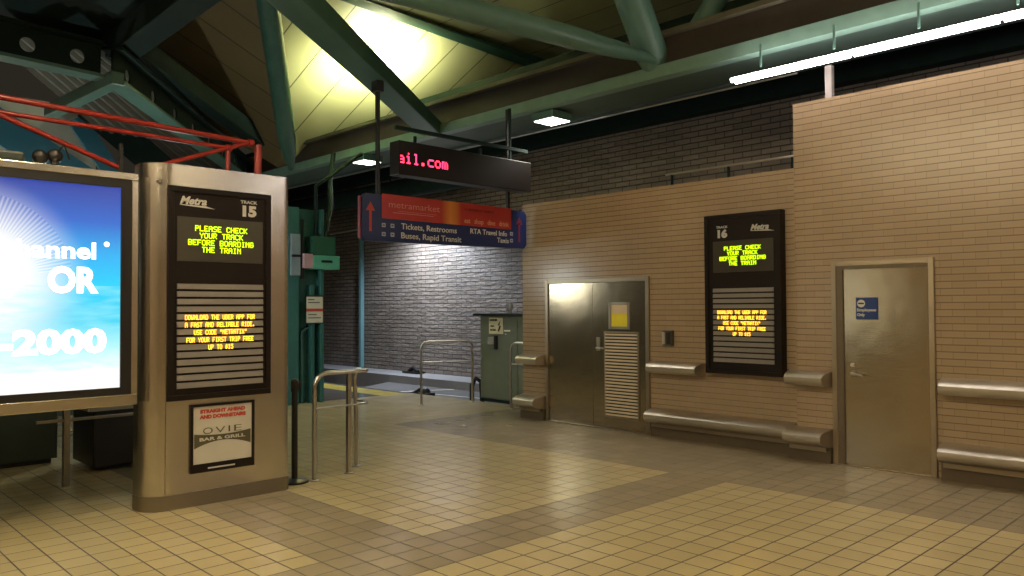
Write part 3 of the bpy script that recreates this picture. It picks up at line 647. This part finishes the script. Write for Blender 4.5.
# ------------------------------------------------------------------ ledges (leaning rails and benches)
def ledge(name, x0, x1, Y, prof, label, cat, el=True, er=True, mi=.025):
    b = MB(); n = len(prof)
    dmax = max(p[0] for p in prof)
    def ring(x, s, cut): return [b.bm.verts.new((x+(s*mi*(1-p[0]/dmax) if False else s*mi*(p[0]/dmax) if cut else 0), Y-p[0], p[1])) for p in prof]
    r0 = ring(x0, 1, el); r1 = ring(x1, -1, er)
    for i in range(n): b.bm.faces.new((r0[i], r0[(i+1) % n], r1[(i+1) % n], r1[i]))
    b.bm.faces.new(r0[::-1]); b.bm.faces.new(r1)
    if cat == 'ledge': return tag(b.build(name, M['ledge'], smooth=True), label, cat)
    t = thing(name, label, cat, ((x0+x1)/2, Y-.1, 0)); b.build('seat_cap', M['ledge'], t, smooth=True)
    MB().box(x0, x1, Y-.06, Y-.002, 0, .16).build('kick_plate', mat('dark_brown_metal', (.13, .10, .06), .5, .3), t)  # kick area in one even dark brown
    MB().box(x0+.03, x1-.03, Y-.10, Y-.061, .12, .165).build('bracket', M['frame'], t)
    return t
UP = [(0, .93), (.12, .912), (.17, .893), (.195, .868), (.195, .835), (.18, .805), (.14, .785), (0, .775)]
LO = [(0, .345), (.15, .328), (.21, .312), (.245, .285), (.25, .25), (.235, .215), (.19, .185), (.06, .16), (0, .16)]
ledge('leaning_ledge', -2.50, 3.3, YN, UP, 'long stainless leaning ledge on the wall right of the single steel door', 'ledge')
ledge('low_bench', -2.50, 3.3, YN, LO, 'long low stainless bench along the wall right of the single steel door', 'bench')
ledge('leaning_ledge', -3.98, -3.53, YN-.001, UP, 'short stainless leaning ledge between the TRACK 16 board and single door', 'ledge')
ledge('low_bench', -3.98, -3.53, YN-.001, LO, 'short low stainless bench just left of the single steel door', 'bench')
ledge('leaning_ledge', -5.89, -5.14, YF, UP, 'stainless leaning ledge between the double doors and TRACK 16 board', 'ledge')
ledge('low_bench', -5.89, -3.99, YF, LO, 'low stainless bench under the TRACK 16 board, right of double doors', 'bench')
ledge('leaning_ledge', -8.2, -7.74, YF, UP, 'short stainless leaning ledge left of the double doors', 'ledge')
ledge('low_bench', -8.2, -7.74, YF, LO, 'short low stainless bench left of the double doors', 'bench')

b = thing('wall_intercom', 'small dark metal intercom fixed to the tan wall beside the double doors', 'intercom', (-5.63, YF, 1.13))
MB().box(-5.70, -5.57, YF-.07, YF-.001, 1.12, 1.31).build('body', mat('dark_metal_box', (.12, .11, .08), .4, .5), b, bevel=.008)
MB().box(-5.69, -5.645, YF-.095, YF-.07, 1.14, 1.29).build('grille', M['ledge'], b, bevel=.006)
MB().box(-5.625, -5.58, YF-.085, YF-.07, 1.14, 1.29).build('cover', M['black'], b, bevel=.006)

# ------------------------------------------------------------------ electrical cabinet and railings
ec = thing('electrical_cabinet', 'grey-green electrical cabinet standing at the end of the track', 'cabinet', (-9.7, 9.3, 0))
MB().box(-10.2, -9.0, 9.1, 9.75, 0, 1.46).build('body', M['cab'], ec, bevel=.01)
MB().box(-10.17, -9.28, 9.085, 9.099, .06, 1.42).build('door', M['cab'], ec, bevel=.004)
MB().box(-10.32, -8.98, 9.03, 9.78, 1.46, 1.50).build('roof', M['black'], ec)
MB().box(-10.20, -8.99, 9.08, 9.099, .0, .05).build('plinth', M['dark'], ec)
sgn = MB().box(-9.95, -9.61, 9.075, 9.083, 1.155, 1.43).build('warning_notice', mat('cream_notice', (.62, .60, .42), .5), ec)
lettering([('DANGER', -9.93, 1.375, .032, 'LEFT', 0, .19, .002, 9.073), ('HIGH', -9.91, 1.275, .03, 'LEFT', 0, .09, .002, 9.073), ('VOLTAGE', -9.92, 1.21, .03, 'LEFT', 0, .14, .002, 9.073)], 'y', M['black'], sgn)
b = MB(); b.poly([(-9.70, 9.073, 1.19), (-9.65, 9.073, 1.29), (-9.69, 9.073, 1.30), (-9.66, 9.073, 1.39), (-9.73, 9.073, 1.31), (-9.69, 9.073, 1.29), (-9.73, 9.073, 1.21)]); b.build('bolt_symbol', M['black'], sgn)
MB().box(-9.94, -9.80, 9.03, 9.084, .975, 1.10).build('lock_box', mat('lock_grey', (.45, .45, .43), .4, .5), ec, bevel=.006)
MB().box(-9.795, -9.74, 9.045, 9.084, .90, 1.13).build('latch', M['black'], ec)
for q_ in ((-9.58, -9.44, 1.20, 1.225), (-9.56, -9.53, 1.15, 1.165)): MB().box(q_[0], q_[1], 9.079, 9.084, q_[2], q_[3]).build('torn_sticker', M['white'], ec)
MB().lathe((-9.78, 9.4, 1.50), [(.04, 0), (.04, .05), (.055, .055), (.06, .14), (.05, .17), (.02, .18)]).build('beacon', mat('grey_beacon', (.20, .2, .19), .4), ec, smooth=True)

def rail_pipe(p): return p
rl1 = thing('stainless_railing', 'stainless tube railing standing beside the kiosk in the foreground', 'railing', (-6.7, 4.1, 0))
zt = .99; R_ = .13
path = [(-6.58, 3.80, 0), (-6.58, 3.80, zt-R_)]+arc((-6.58, 3.80+R_, zt-R_), R_, math.pi, math.pi/2, 6, (0, 1, 0), (0, 0, 1))[1:]+[(-6.6, 4.34, zt)]+arc((-6.68, 4.34, zt), .08, 0, math.pi/2, 4, (1, 0, 0), (0, 1, 0))[1:]
path += [(-6.80, 4.44, zt)]+arc((-6.80, 4.44, zt-.1), .1, math.pi/2, math.pi, 5, (1, 0, 0), (0, 0, 1))[1:]+[(-6.90, 4.46, .5), (-6.90, 4.46, 0)]
MB().tube(path, .021, 12).build('top_rail', M['rail'], rl1, smooth=True)
MB().box(-6.665, -6.625, 4.19, 4.23, 0, zt-.012).build('post', M['rail'], rl1, bevel=.004)
MB().tube([(-6.58, 3.81, .665), (-6.61, 4.3, .665), (-6.63, 4.41, .665), (-6.72, 4.45, .665), (-6.89, 4.46, .665)], .011, 10).build('middle_rail', M['rail'], rl1, smooth=True)
for q in ((-6.58, 3.80), (-6.645, 4.21), (-6.90, 4.46)): MB().lathe((q[0], q[1], 0), [(.045, 0), (.045, .008), (.025, .012)]).build('foot_plate', M['rail'], rl1)

def hoop(label, a, b_, z=1.04, mid=.70):
    a = Vector(a); b_ = Vector(b_); d = (b_-a).normalized(); L_ = (b_-a).length; r = .12; up = Vector((0, 0, 1))
    t = thing('stainless_railing', label, 'railing', a.lerp(b_, .5))
    path = [a, a+up*(z-r)]+arc(a+d*r+up*(z-r), r, math.pi, math.pi/2, 6, d, up)[1:]+arc(b_-d*r+up*(z-r), r, math.pi/2, 0, 6, d, up)+[b_]
    MB().tube(path, .02, 12).build('hoop', M['rail'], t, smooth=True)
    MB().tube([a+up*mid, b_+up*mid], .012, 10).build('middle_rail', M['rail'], t, smooth=True)
    for q in (a, b_): MB().lathe(tuple(q), [(.045, 0), (.045, .008), (.025, .012)]).build('foot_plate', M['rail'], t)
hoop('stainless hoop railing in front of the sunken track end', (-10.5, 8.05, 0), (-10.15, 8.87, 0))
hoop('stainless hoop railing half hidden behind the left end of the tan wall', (-9.08, 8.75, 0), (-8.5, 8.86, 0))

sp = thing('belt_stanchion', 'black belt stanchion standing against the right side of the kiosk', 'stanchion', (-6.66, 3.64, 0))
MB().lathe((-6.66, 3.64, 0), [(.13, 0), (.13, .015), (.10, .03), (.03, .04)]).build('base', M['black'], sp, smooth=True)
MB().lathe((-6.66, 3.64, .035), [(.028, 0), (.028, .80)]).build('post', M['black'], sp, smooth=True)
MB().lathe((-6.66, 3.64, .835), [(.036, 0), (.036, .1), (.02, .115)]).build('belt_head', M['black'], sp, smooth=True)
MB().box(-6.68, -6.64, 3.672, 3.70, .86, .92).build('belt_clip', M['black'], sp)

# black bits by the track
b = MB(); b.box(-15.9, -15.3, 11.6, 11.85, .01, .05); b.tube([(-15.75, 11.7, .05), (-15.6, 11.72, .14), (-15.4, 11.7, .05)], .05, 8)
tag(b.build('black_debris', M['black'], smooth=True), 'small black object lying on the pale ledge by the grey wall', 'debris')
p = onz(400, 390, -.1); b = MB(); b.tube([Vector((-12.9, 9.5, -.13)), Vector((-12.55, 9.45, -.10)), Vector((-12.3, 9.4, .0))], [.04, .06, .05], 8)
bmesh.ops.create_uvsphere(b.bm, u_segments=12, v_segments=8, radius=.09, matrix=Matrix.Translation((-12.05, 9.35, -.02)))
b.box(-12.2, -11.9, 9.25, 9.45, -.18, -.02)
tag(b.build('track_bumper', M['black'], smooth=True), 'black bumper on the slab where the yellow platform strip ends', 'bumper')
q = onz(474, 385, 0); b = MB(); c = Vector((-11.0, 9.6, -.18))
b.tube([c+Vector((0, 0, 0)), c+Vector((0, 0, .35)), c+Vector((.05, .06, .48)), c+Vector((.14, .1, .42)), c+Vector((.16, .12, 0))], .045, 10)
tag(b.build('black_hose', M['black'], smooth=True), 'bent black hose standing just left of the electrical cabinet', 'hose')

# green column with boxes and signs
gc = thing('steel_column', 'teal painted steel column on the platform behind the kiosk', 'column', (-12.1, 6.8, 0))
b = MB(); b.box(-12.12, -11.98, 6.42, 6.62, 0, 3.3); b.box(-12.3, -12.16, 6.44, 7.08, 0, 3.3); b.build('column_web', M['teal'], gc)
MB().box(-12.16, -12.0, 6.86, 6.93, 0, 2.0).build('pipe_cover', M['teal'], gc, bevel=.01)
MB().box(-12.16, -11.98, 7.03, 7.10, 0, 3.3).build('flange', M['teal'], gc, bevel=.01)
MB().tube([(-12.1, 6.74, 0), (-12.1, 6.74, 1.2), (-12.1, 6.82, 1.26), (-12.1, 6.97, 1.27)], .03, 10).build('conduit', M['teal'], gc, smooth=True)
bx = thing('teal_equipment_box', 'teal box with a dark slot mounted on the green column', 'box', (-11.9, 7.0, 2.26))
MB().box(-12.15, -11.85, 6.82, 7.33, 2.27, 2.50).build('body', mat('bright_teal_box', (.10, .42, .33), .45), bx, bevel=.01)
MB().box(-11.849, -11.843, 6.97, 7.18, 2.38, 2.42).build('slot', M['black'], bx)
MB().box(-12.15, -11.86, 6.66, 6.815, 2.28, 2.52).build('pink_side_panel', mat('pinkish_panel', (.50, .33, .38), .5), bx)
MB().box(-12.14, -11.9, 6.84, 7.28, 2.50, 2.83).build('upper_case', mat('dark_glass_case', (.03, .11, .08), .2), bx, bevel=.006)
ns = thing('platform_notices', 'two small white notices with a red band on the teal column', 'sign', (-11.96, 6.9, 1.35))
MB().box(-11.975, -11.97, 6.76, 7.07, 1.60, 1.80).build('upper_plate', mat('notice_white', (.62, .64, .55), .5), ns)
MB().box(-11.975, -11.97, 6.76, 7.07, 1.36, 1.55).build('lower_plate', MATS['notice_white'], ns)
MB().box(-11.975, -11.965, 6.76, 7.07, 1.55, 1.60).build('red_band', M['rtext'], ns)
MB().box(-11.978, -11.975, 6.74, 7.09, 1.34, 1.82).build('backing', M['black'], ns)
for zz, ww in ((1.745, .12), (1.695, .22), (1.49, .16), (1.435, .24)): MB().box(-11.9699, -11.968, 6.79, 6.79+ww, zz, zz+.014).build('print_line', M['black'], ns)
mo = thing('pale_monitor', 'pale bluish screen mounted beside the teal column next to the kiosk', 'monitor', (-12.4, 6.62, 2.2))
MB().box(-12.0, -11.95, 6.46, 6.64, 2.15, 2.85).build('screen', mat('pale_blue_glass', (.22, .30, .36), .25), mo, bevel=.01)
MB().box(-11.98, -11.93, 6.65, 6.69, 2.1, 3.1).build('bracket', M['black'], mo)
MB().box(-11.96, -11.93, 6.47, 6.78, 2.46, 2.50).build('arm', M['black'], mo)
tag(MB().tube([(-12.5, 7.6, 4.42), (-12.45, 7.5, 3.9), (-12.1, 7.3, 3.4), (-12.05, 7.15, 2.84)], .045, 8).build('flexible_conduit', M['dark'], smooth=True), 'dark flexible conduit coming down to the teal box', 'conduit')
tag(MB().tube([(-12.05, 6.98, 2.84), (-12.05, 6.98, 3.7), (-12.05, 7.9, 4.38)], .035, 8).build('vertical_conduit', M['dark'], smooth=True), 'dark vertical conduit above the teal box', 'conduit')
x = ony(361, 300, 11.9).x
tag(MB().box(x-.055, x+.055, 11.86, 11.97, 0, 4.9).build('downpipe', mat('pale_cyan_pipe', (.13, .26, .28), .5), bevel=.01), 'pale cyan vertical downpipe on the grey brick wall', 'pipe')
a, c = ony(330, 234.5, 11.7), ony(366, 228, 11.7)
tag(MB().tube([a, c], .022, 8).build('wall_conduit', mat('pale_conduit', (.4, .4, .38), .4)), 'pale horizontal conduit on the grey wall left of the wayfinding sign', 'conduit')
# pipe above the middle wall, white pole on the right wall
hpp = thing('handrail_pipe', 'thin metal pipe running above the lower tan wall', 'pipe', ony(733, 166, 8.42))
qa, qb = ony(666, 175, 8.42), ony(800, 156, 8.42); qb.z = qa.z
MB().tube([qa, qb], .015, 8).build('pipe', mat('bright_pipe', (.5, .45, .4), .3, .8), hpp)
for t_ in (.05, .5, .95): q_ = qa.lerp(qb, t_); MB().box(q_.x-.012, q_.x+.012, 8.41, 8.435, 3.1, qa.z).build('stanchion', M['dark'], hpp)
tag(MB().box(-3.68, -3.61, 8.22, 8.29, 3.2, 4.16).build('white_pole', mat('greyish_white_pole', (.28, .25, .24), .5)), 'white pole rising from the top of the right tan wall to the girder', 'pole')  # pole in an even greyish white

# ------------------------------------------------------------------ hanging signs
XS = -8.0
hs = thing('wayfinding_sign', 'blue hanging sign for tickets, restrooms, buses and taxis under a red strip', 'sign', (XS-.07, 6.75, 2.4)); SIGN_ROOT = hs
b = MB(); b.prism([(p[0], p[1]) for p in (
    [(5.20+.05*(1-math.cos(a)), 2.41+.05*(1-math.sin(a))) for a in [math.radians(k*15) for k in range(6, -1, -1)]][::-1] and
    [(5.27, 2.41), (7.95, 2.445), (8.0, 2.495), (8.0, 2.93), (7.95, 2.98), (5.27, 2.985), (5.215, 2.93), (5.215, 2.46)])], 0, 1, lambda u, v, t: (XS-.07*(1-t), u, v))
b.build('panel', M['blue'], hs, bevel=.006)
MB().box(XS+.001, XS+.006, 5.50, 6.43, 2.70, 3.0).build('red_strip', mat('red_strip_face', (.40, .03, .025), .4), hs)
def grad():
    m = bpy.data.materials.new('orange_fade'); m.use_nodes = True; g = NG(m); b = g.nt.nodes['Principled BSDF']; v, x, y, z = g.pos()
    mr = g.nt.nodes.new('ShaderNodeMapRange'); mr.inputs[1].default_value = -.32; mr.inputs[2].default_value = .02; g.L.new(y, mr.inputs[0])
    cr = g.nt.nodes.new('ShaderNodeValToRGB'); g.L.new(mr.outputs[0], cr.inputs[0]); e = cr.color_ramp.elements
    e[0].color = (.40, .03, .025, 1); e[1].color = (.40, .03, .025, 1); q = e.new(.45); q.color = (.65, .25, .04, 1); q = e.new(.75); q.color = (.55, .16, .03, 1)
    g.L.new(cr.outputs[0], b.inputs['Base Color']); b.inputs['Roughness'].default_value = .4; return m
MB().box(XS+.001, XS+.006, 6.43, 6.77, 2.70, 3.0).build('orange_fade', grad(), hs)
MB().box(XS+.001, XS+.006, 6.77, 7.69, 2.70, 3.0).build('red_strip', MATS['red_strip_face'], hs)
P2 = XS+.008
gt_ = mat('pink_lettering', (.55, .25, .2), .5)
lettering([('metramarket', 5.60, 2.84, .085, 'LEFT', 0, .80, -.001, P2)], 'x', gt_, hs)
for q_ in ((5.66, 6.3, 2.775, 2.782), (5.74, 6.35, 2.80, 2.804)): MB().box(P2, P2+.001, *q_).build('underline', gt_, hs)
lettering([('eat   shop   dine   drink', 6.82, 2.735, .07, 'LEFT', 0, .82, .001, P2)], 'x', mat('orange_lettering', (.6, .30, .15), .5), hs)
lettering([('A DIFFERENT MARKET', 6.82, 2.90, .03, 'LEFT', 0, .55, 0, P2)], 'x', mat('dark_lettering', (.05, .01, .02), .5), hs)
lettering([('Tickets, Restrooms', 5.79, 2.585, .075, 'LEFT', 0, .90, .001, XS+.002), ('Buses, Rapid Transit', 5.79, 2.47, .075, 'LEFT', 0, .98, .001, XS+.002),
           ('RTA Travel Info', 6.93, 2.60, .07, 'LEFT', 0, .68, .001, XS+.002), ('Taxis', 7.42, 2.505, .07, 'LEFT', 0, .22, .001, XS+.002)], 'x', M['wtext'], hs)
for yy, zz in ((5.50, 2.59), (5.63, 2.59), (5.50, 2.48), (5.63, 2.48), (7.67, 2.615), (7.67, 2.52)):
    pg = MB().box(XS+.001, XS+.003, yy, yy+.055, zz, zz+.05).build('pictogram', mat('pictogram_grey', (.35, .36, .42), .5), hs)
    MB().box(XS+.003, XS+.004, yy+.012, yy+.043, zz+.018, zz+.032).build('symbol', M['blue'], pg)
for yc, m_ in ((5.335, M['rtext']), (7.85, mat('dim_red_arrow', (.16, .02, .05), .5))):
    b = MB(); b.box(XS+.001, XS+.004, yc-.018, yc+.018, 2.53, 2.80); b.poly([(XS+.004, yc-.065, 2.78), (XS+.004, yc+.065, 2.78), (XS+.004, yc, 2.89)]); b.build('arrow', m_, hs)
MB().box(XS-.065, XS-.02, 5.20, 5.214, 2.44, 2.95).build('end_cap', mat('red_end_cap', (.25, .03, .05), .5), hs)
for yy, z1 in ((5.49, ZB+.0), (7.70, ZB+.02)): MB().box(XS-.09, XS-.05, yy-.022, yy+.022, 2.97, z1).build('hanger_rod', M['black'], hs)
MB().box(XS-.13, XS-.01, 5.44, 5.54, ZB-.14, ZB+.0).build('bracket', M['black'], hs)
hs.location.y += .035
ls = thing('led_message_sign', 'black hanging LED sign showing red letters, above the blue sign', 'sign', (XS+.2, 6.9, 3.3))
MB().box(XS-.04, XS+.16, 5.68, 7.97, 3.235, 3.655).build('case', M['brownblk'], ls, bevel=.008)
dots(['ail.com'], 'x', M['er'], ls, XS+.162, 0, 3.51, .115, .2, .135, skip_cols=2, left=5.66, fat=.9)
for yy, za, zb_ in ((6.0, 3.68, 3.76), (7.1, 3.68, 3.76), (7.66, 3.68, ZB)): MB().box(XS+.04, XS+.07, yy-.015, yy+.015, za, zb_).build('hanger_rod', M['dark'], ls)
zsb = onx(432, 134, XS+.055).z
MB().bar((XS+.055, 5.7, zsb), (XS+.055, YBM+.05, zsb), .045, .045).build('support_bar', M['dark'], ls)

# ------------------------------------------------------------------ lamps
def light(name, kind, loc, power, color, size=.2, rot=(0, 0, 0), sy=None, spot=None, parent=None):
    l = bpy.data.lights.new(name, kind); l.energy = power; l.color = color
    if kind == 'AREA': l.size = size; l.shape = 'RECTANGLE' if sy else 'SQUARE'; l.size_y = sy or size
    elif kind in ('SPOT', 'POINT'): l.shadow_soft_size = size
    if spot: l.spot_size = spot; l.spot_blend = .6
    o = bpy.data.objects.new(name, l); COL.objects.link(o); o.location = loc; o.rotation_euler = rot
    if parent is not None: o.parent = parent; o.location = Vector(loc)-root_loc(parent)
    return o
def strip(x0, x1, y, z, mt, label, drop=.35, name='fluorescent_light', hang=True, wide=False):
    t = thing(name, label, 'light', ((x0+x1)/2, y, z+.1))
    MB().box(x0, x1, y-.018, y+.018, z+.0, z+.05).build('housing', mat('white_lamp_housing', (.7, .68, .65), .4), t)
    if wide: MB().box(x0, x1, y-.2, y+.2, z+.06, z+.09).build('reflector', mat('white_lamp_housing', (.7, .68, .65), .4), t)  # unseen plate added to keep hall tube light off the roof steel
    b = MB()
    n = max(1, round((x1-x0)/1.22)); L_ = (x1-x0)/n
    for dy in (-.045, .045):
        for i in range(n): b.tube([(x0+L_*i+.02, y+dy, z+.015), (x0+L_*(i+1)-.02, y+dy, z+.015)], .026, 8)
    b.build('tubes', mt, t)
    if hang:
        k = x0+.35
        while k < x1: MB().box(k-.01, k+.01, y-.01, y+.01, z+.10, z+drop).build('hanger_rod', M['greygreen'], t); k += .8
    return t
YT = 7.82; ZT = ony(732, 81, YT).z
xt = ony(732, 81, YT).x
strip(xt, 3.3, YT, ZT-.02, M['etube'], 'long bright fluorescent light hanging below the girder at upper right', drop=ZB-ZT+.05)
strip(-6.0, -1.1, 1.6, 4.35, M['ehall'], 'fluorescent light over the hall behind the camera, the one nearer the kiosk', drop=1.2, wide=True)
strip(-6.0, -1.1, -1.4, 4.35, M['ehall'], 'fluorescent light over the hall behind the camera, the farther one', drop=1.2, wide=True)
strip(.3, 3.1, 5.3, 4.15, mat('lit_end_tube', (1, 1, 1), .5, emit=(1, .84, .6), es=24), 'fluorescent light over the right end of the hall, out of view', drop=1.4, wide=True)
def downlight(x, y, z, label, s=.38, col=(1, .93, .82), p=DOWN_W):
    t = thing('ceiling_downlight', label, 'light', (x, y, z), group=None)
    MB().box(x-s, x+s, y-s, y+s, z+.01, z+.12).build('housing', M['greygreen'], t, bevel=.01)
    MB().box(x-s+.03, x+s-.03, y-s+.03, y+s-.03, z, z+.01).build('lens', M['elamp'], t)
    light('downlight_lamp', 'SPOT', (x, y, z-.06), p, col, .25, spot=math.radians(150), parent=t)
zl = ZB-.13; yl = YBM+.50
for (p_, lb) in ((onz(552, 122, zl), 'square downlight under the girder right of the red LED sign'), (onz(367, 163, zl), 'downlight under the girder left of the hanging rod'), ):
    downlight(p_.x, p_.y, zl, lb, .21, p=DOWN_W if p_.x > -10 else DOWN_W*.35)
# wall washer hidden behind the hanging signs
wx = -15.1
t = thing('wall_washer', 'wall washing light above the track, behind the blue wayfinding sign', 'light', (wx, 10.9, 3.75))
MB().box(wx-.45, wx+.45, 10.82, 10.98, 3.80, 3.92).build('housing', M['dark'], t)
MB().box(wx-.42, wx+.42, 10.84, 10.96, 3.79, 3.80).build('lens', M['elamp'], t)
for k in (-.3, .3): MB().box(wx+k-.01, wx+k+.01, 10.89, 10.91, 3.92, 5.45).build('hanger_rod', M['dark'], t)
light('washer_lamp', 'SPOT', (wx, 10.9, 3.76), WASH_W*4, (.74, .84, 1), .2, rot=(math.radians(16), 0, 0), spot=math.radians(150), parent=t)
# uplight behind the diagonal beam
up = O+(onplane(384, 84, pL, nL)-O)*.93
t = thing('roof_uplight', 'uplight behind the diagonal beam flooding the roof deck', 'light', up)
MB().lathe(tuple(up-Vector((0, 0, .16))), [(.06, 0), (.12, .03), (.15, .12)]).build('reflector', M['dark'], t, smooth=True)
MB().lathe(tuple(up-Vector((0, 0, .03))), [(.13, 0), (.13, .01)]).build('lens', M['elamp'], t)
MB().tube([up-Vector((0, 0, .1)), up+Vector((.0, .35, -.1)), Vector((up.x, YBM+.1, ZB+.57))], .02, 8).build('arm', M['dark'], t)
light('uplight_lamp', 'SPOT', tuple(up+Vector((0, 0, .02))), UP_W*6, (1, .98, .62), .12, rot=tuple(Vector((-.5, 0, .86)).to_track_quat('-Z', 'Y').to_euler()), spot=math.radians(168), parent=t)
# unseen globe lamps added to brighten the far left wall and platform side
def globe(x, y, z, label, col, p):
    t = thing('fill_globe_lamp', label, 'light', (x, y, z))
    b = MB(); bmesh.ops.create_uvsphere(b.bm, u_segments=16, v_segments=10, radius=.11, matrix=Matrix.Translation((x, y, z))); b.build('globe', M['elamp'], t, smooth=True)
    MB().tube([(x, y, 0), (x, y, z-.08)], .035, 10).build('post', M['dark'], t)
    MB().lathe((x, y, 0), [(.12, 0), (.12, .03), (.05, .06)]).build('base', M['dark'], t)
    l_ = light('fill_bulb', 'POINT', (x, y, z+.2), p, col, .05, parent=t)
globe(-15.3, 1.6, 2.4, 'added fill lamp out of view beyond the advertising box', (1, .97, .85), 95)
globe(-11.0, 4.2, 1.95, 'added fill lamp hidden behind the top of the kiosk', (.92, 1, .95), 70)

# ------------------------------------------------------------------ groups of repeats
GROUPS = {'leaning_ledge': 'stainless leaning ledges along the tan walls', 'low_bench': 'low stainless benches along the tan walls',
          'ceiling_downlight': 'square downlights under the main girder', 'fluorescent_light': 'fluorescent lights', 'track_rail': 'rails of the sunken track',
          'perforated_girder': 'perforated girders at the upper left', 'rising_tube': 'rising tubes at the truss joint', 'edge_beam': 'dark edge beams at the upper left',
          'cyan_strut': 'cyan struts on the pale far wall', 'black_fitting': 'black fittings on the advertising box', 'stainless_railing': 'stainless tube railings',
          'track_display_board': 'track display boards', 'fill_globe_lamp': 'added globe fill lamps'}
for o in list(bpy.data.objects):
    k = o.name.split('.')[0]
    if o.parent is None and k in GROUPS and o.get('label'): o['group'] = GROUPS[k]
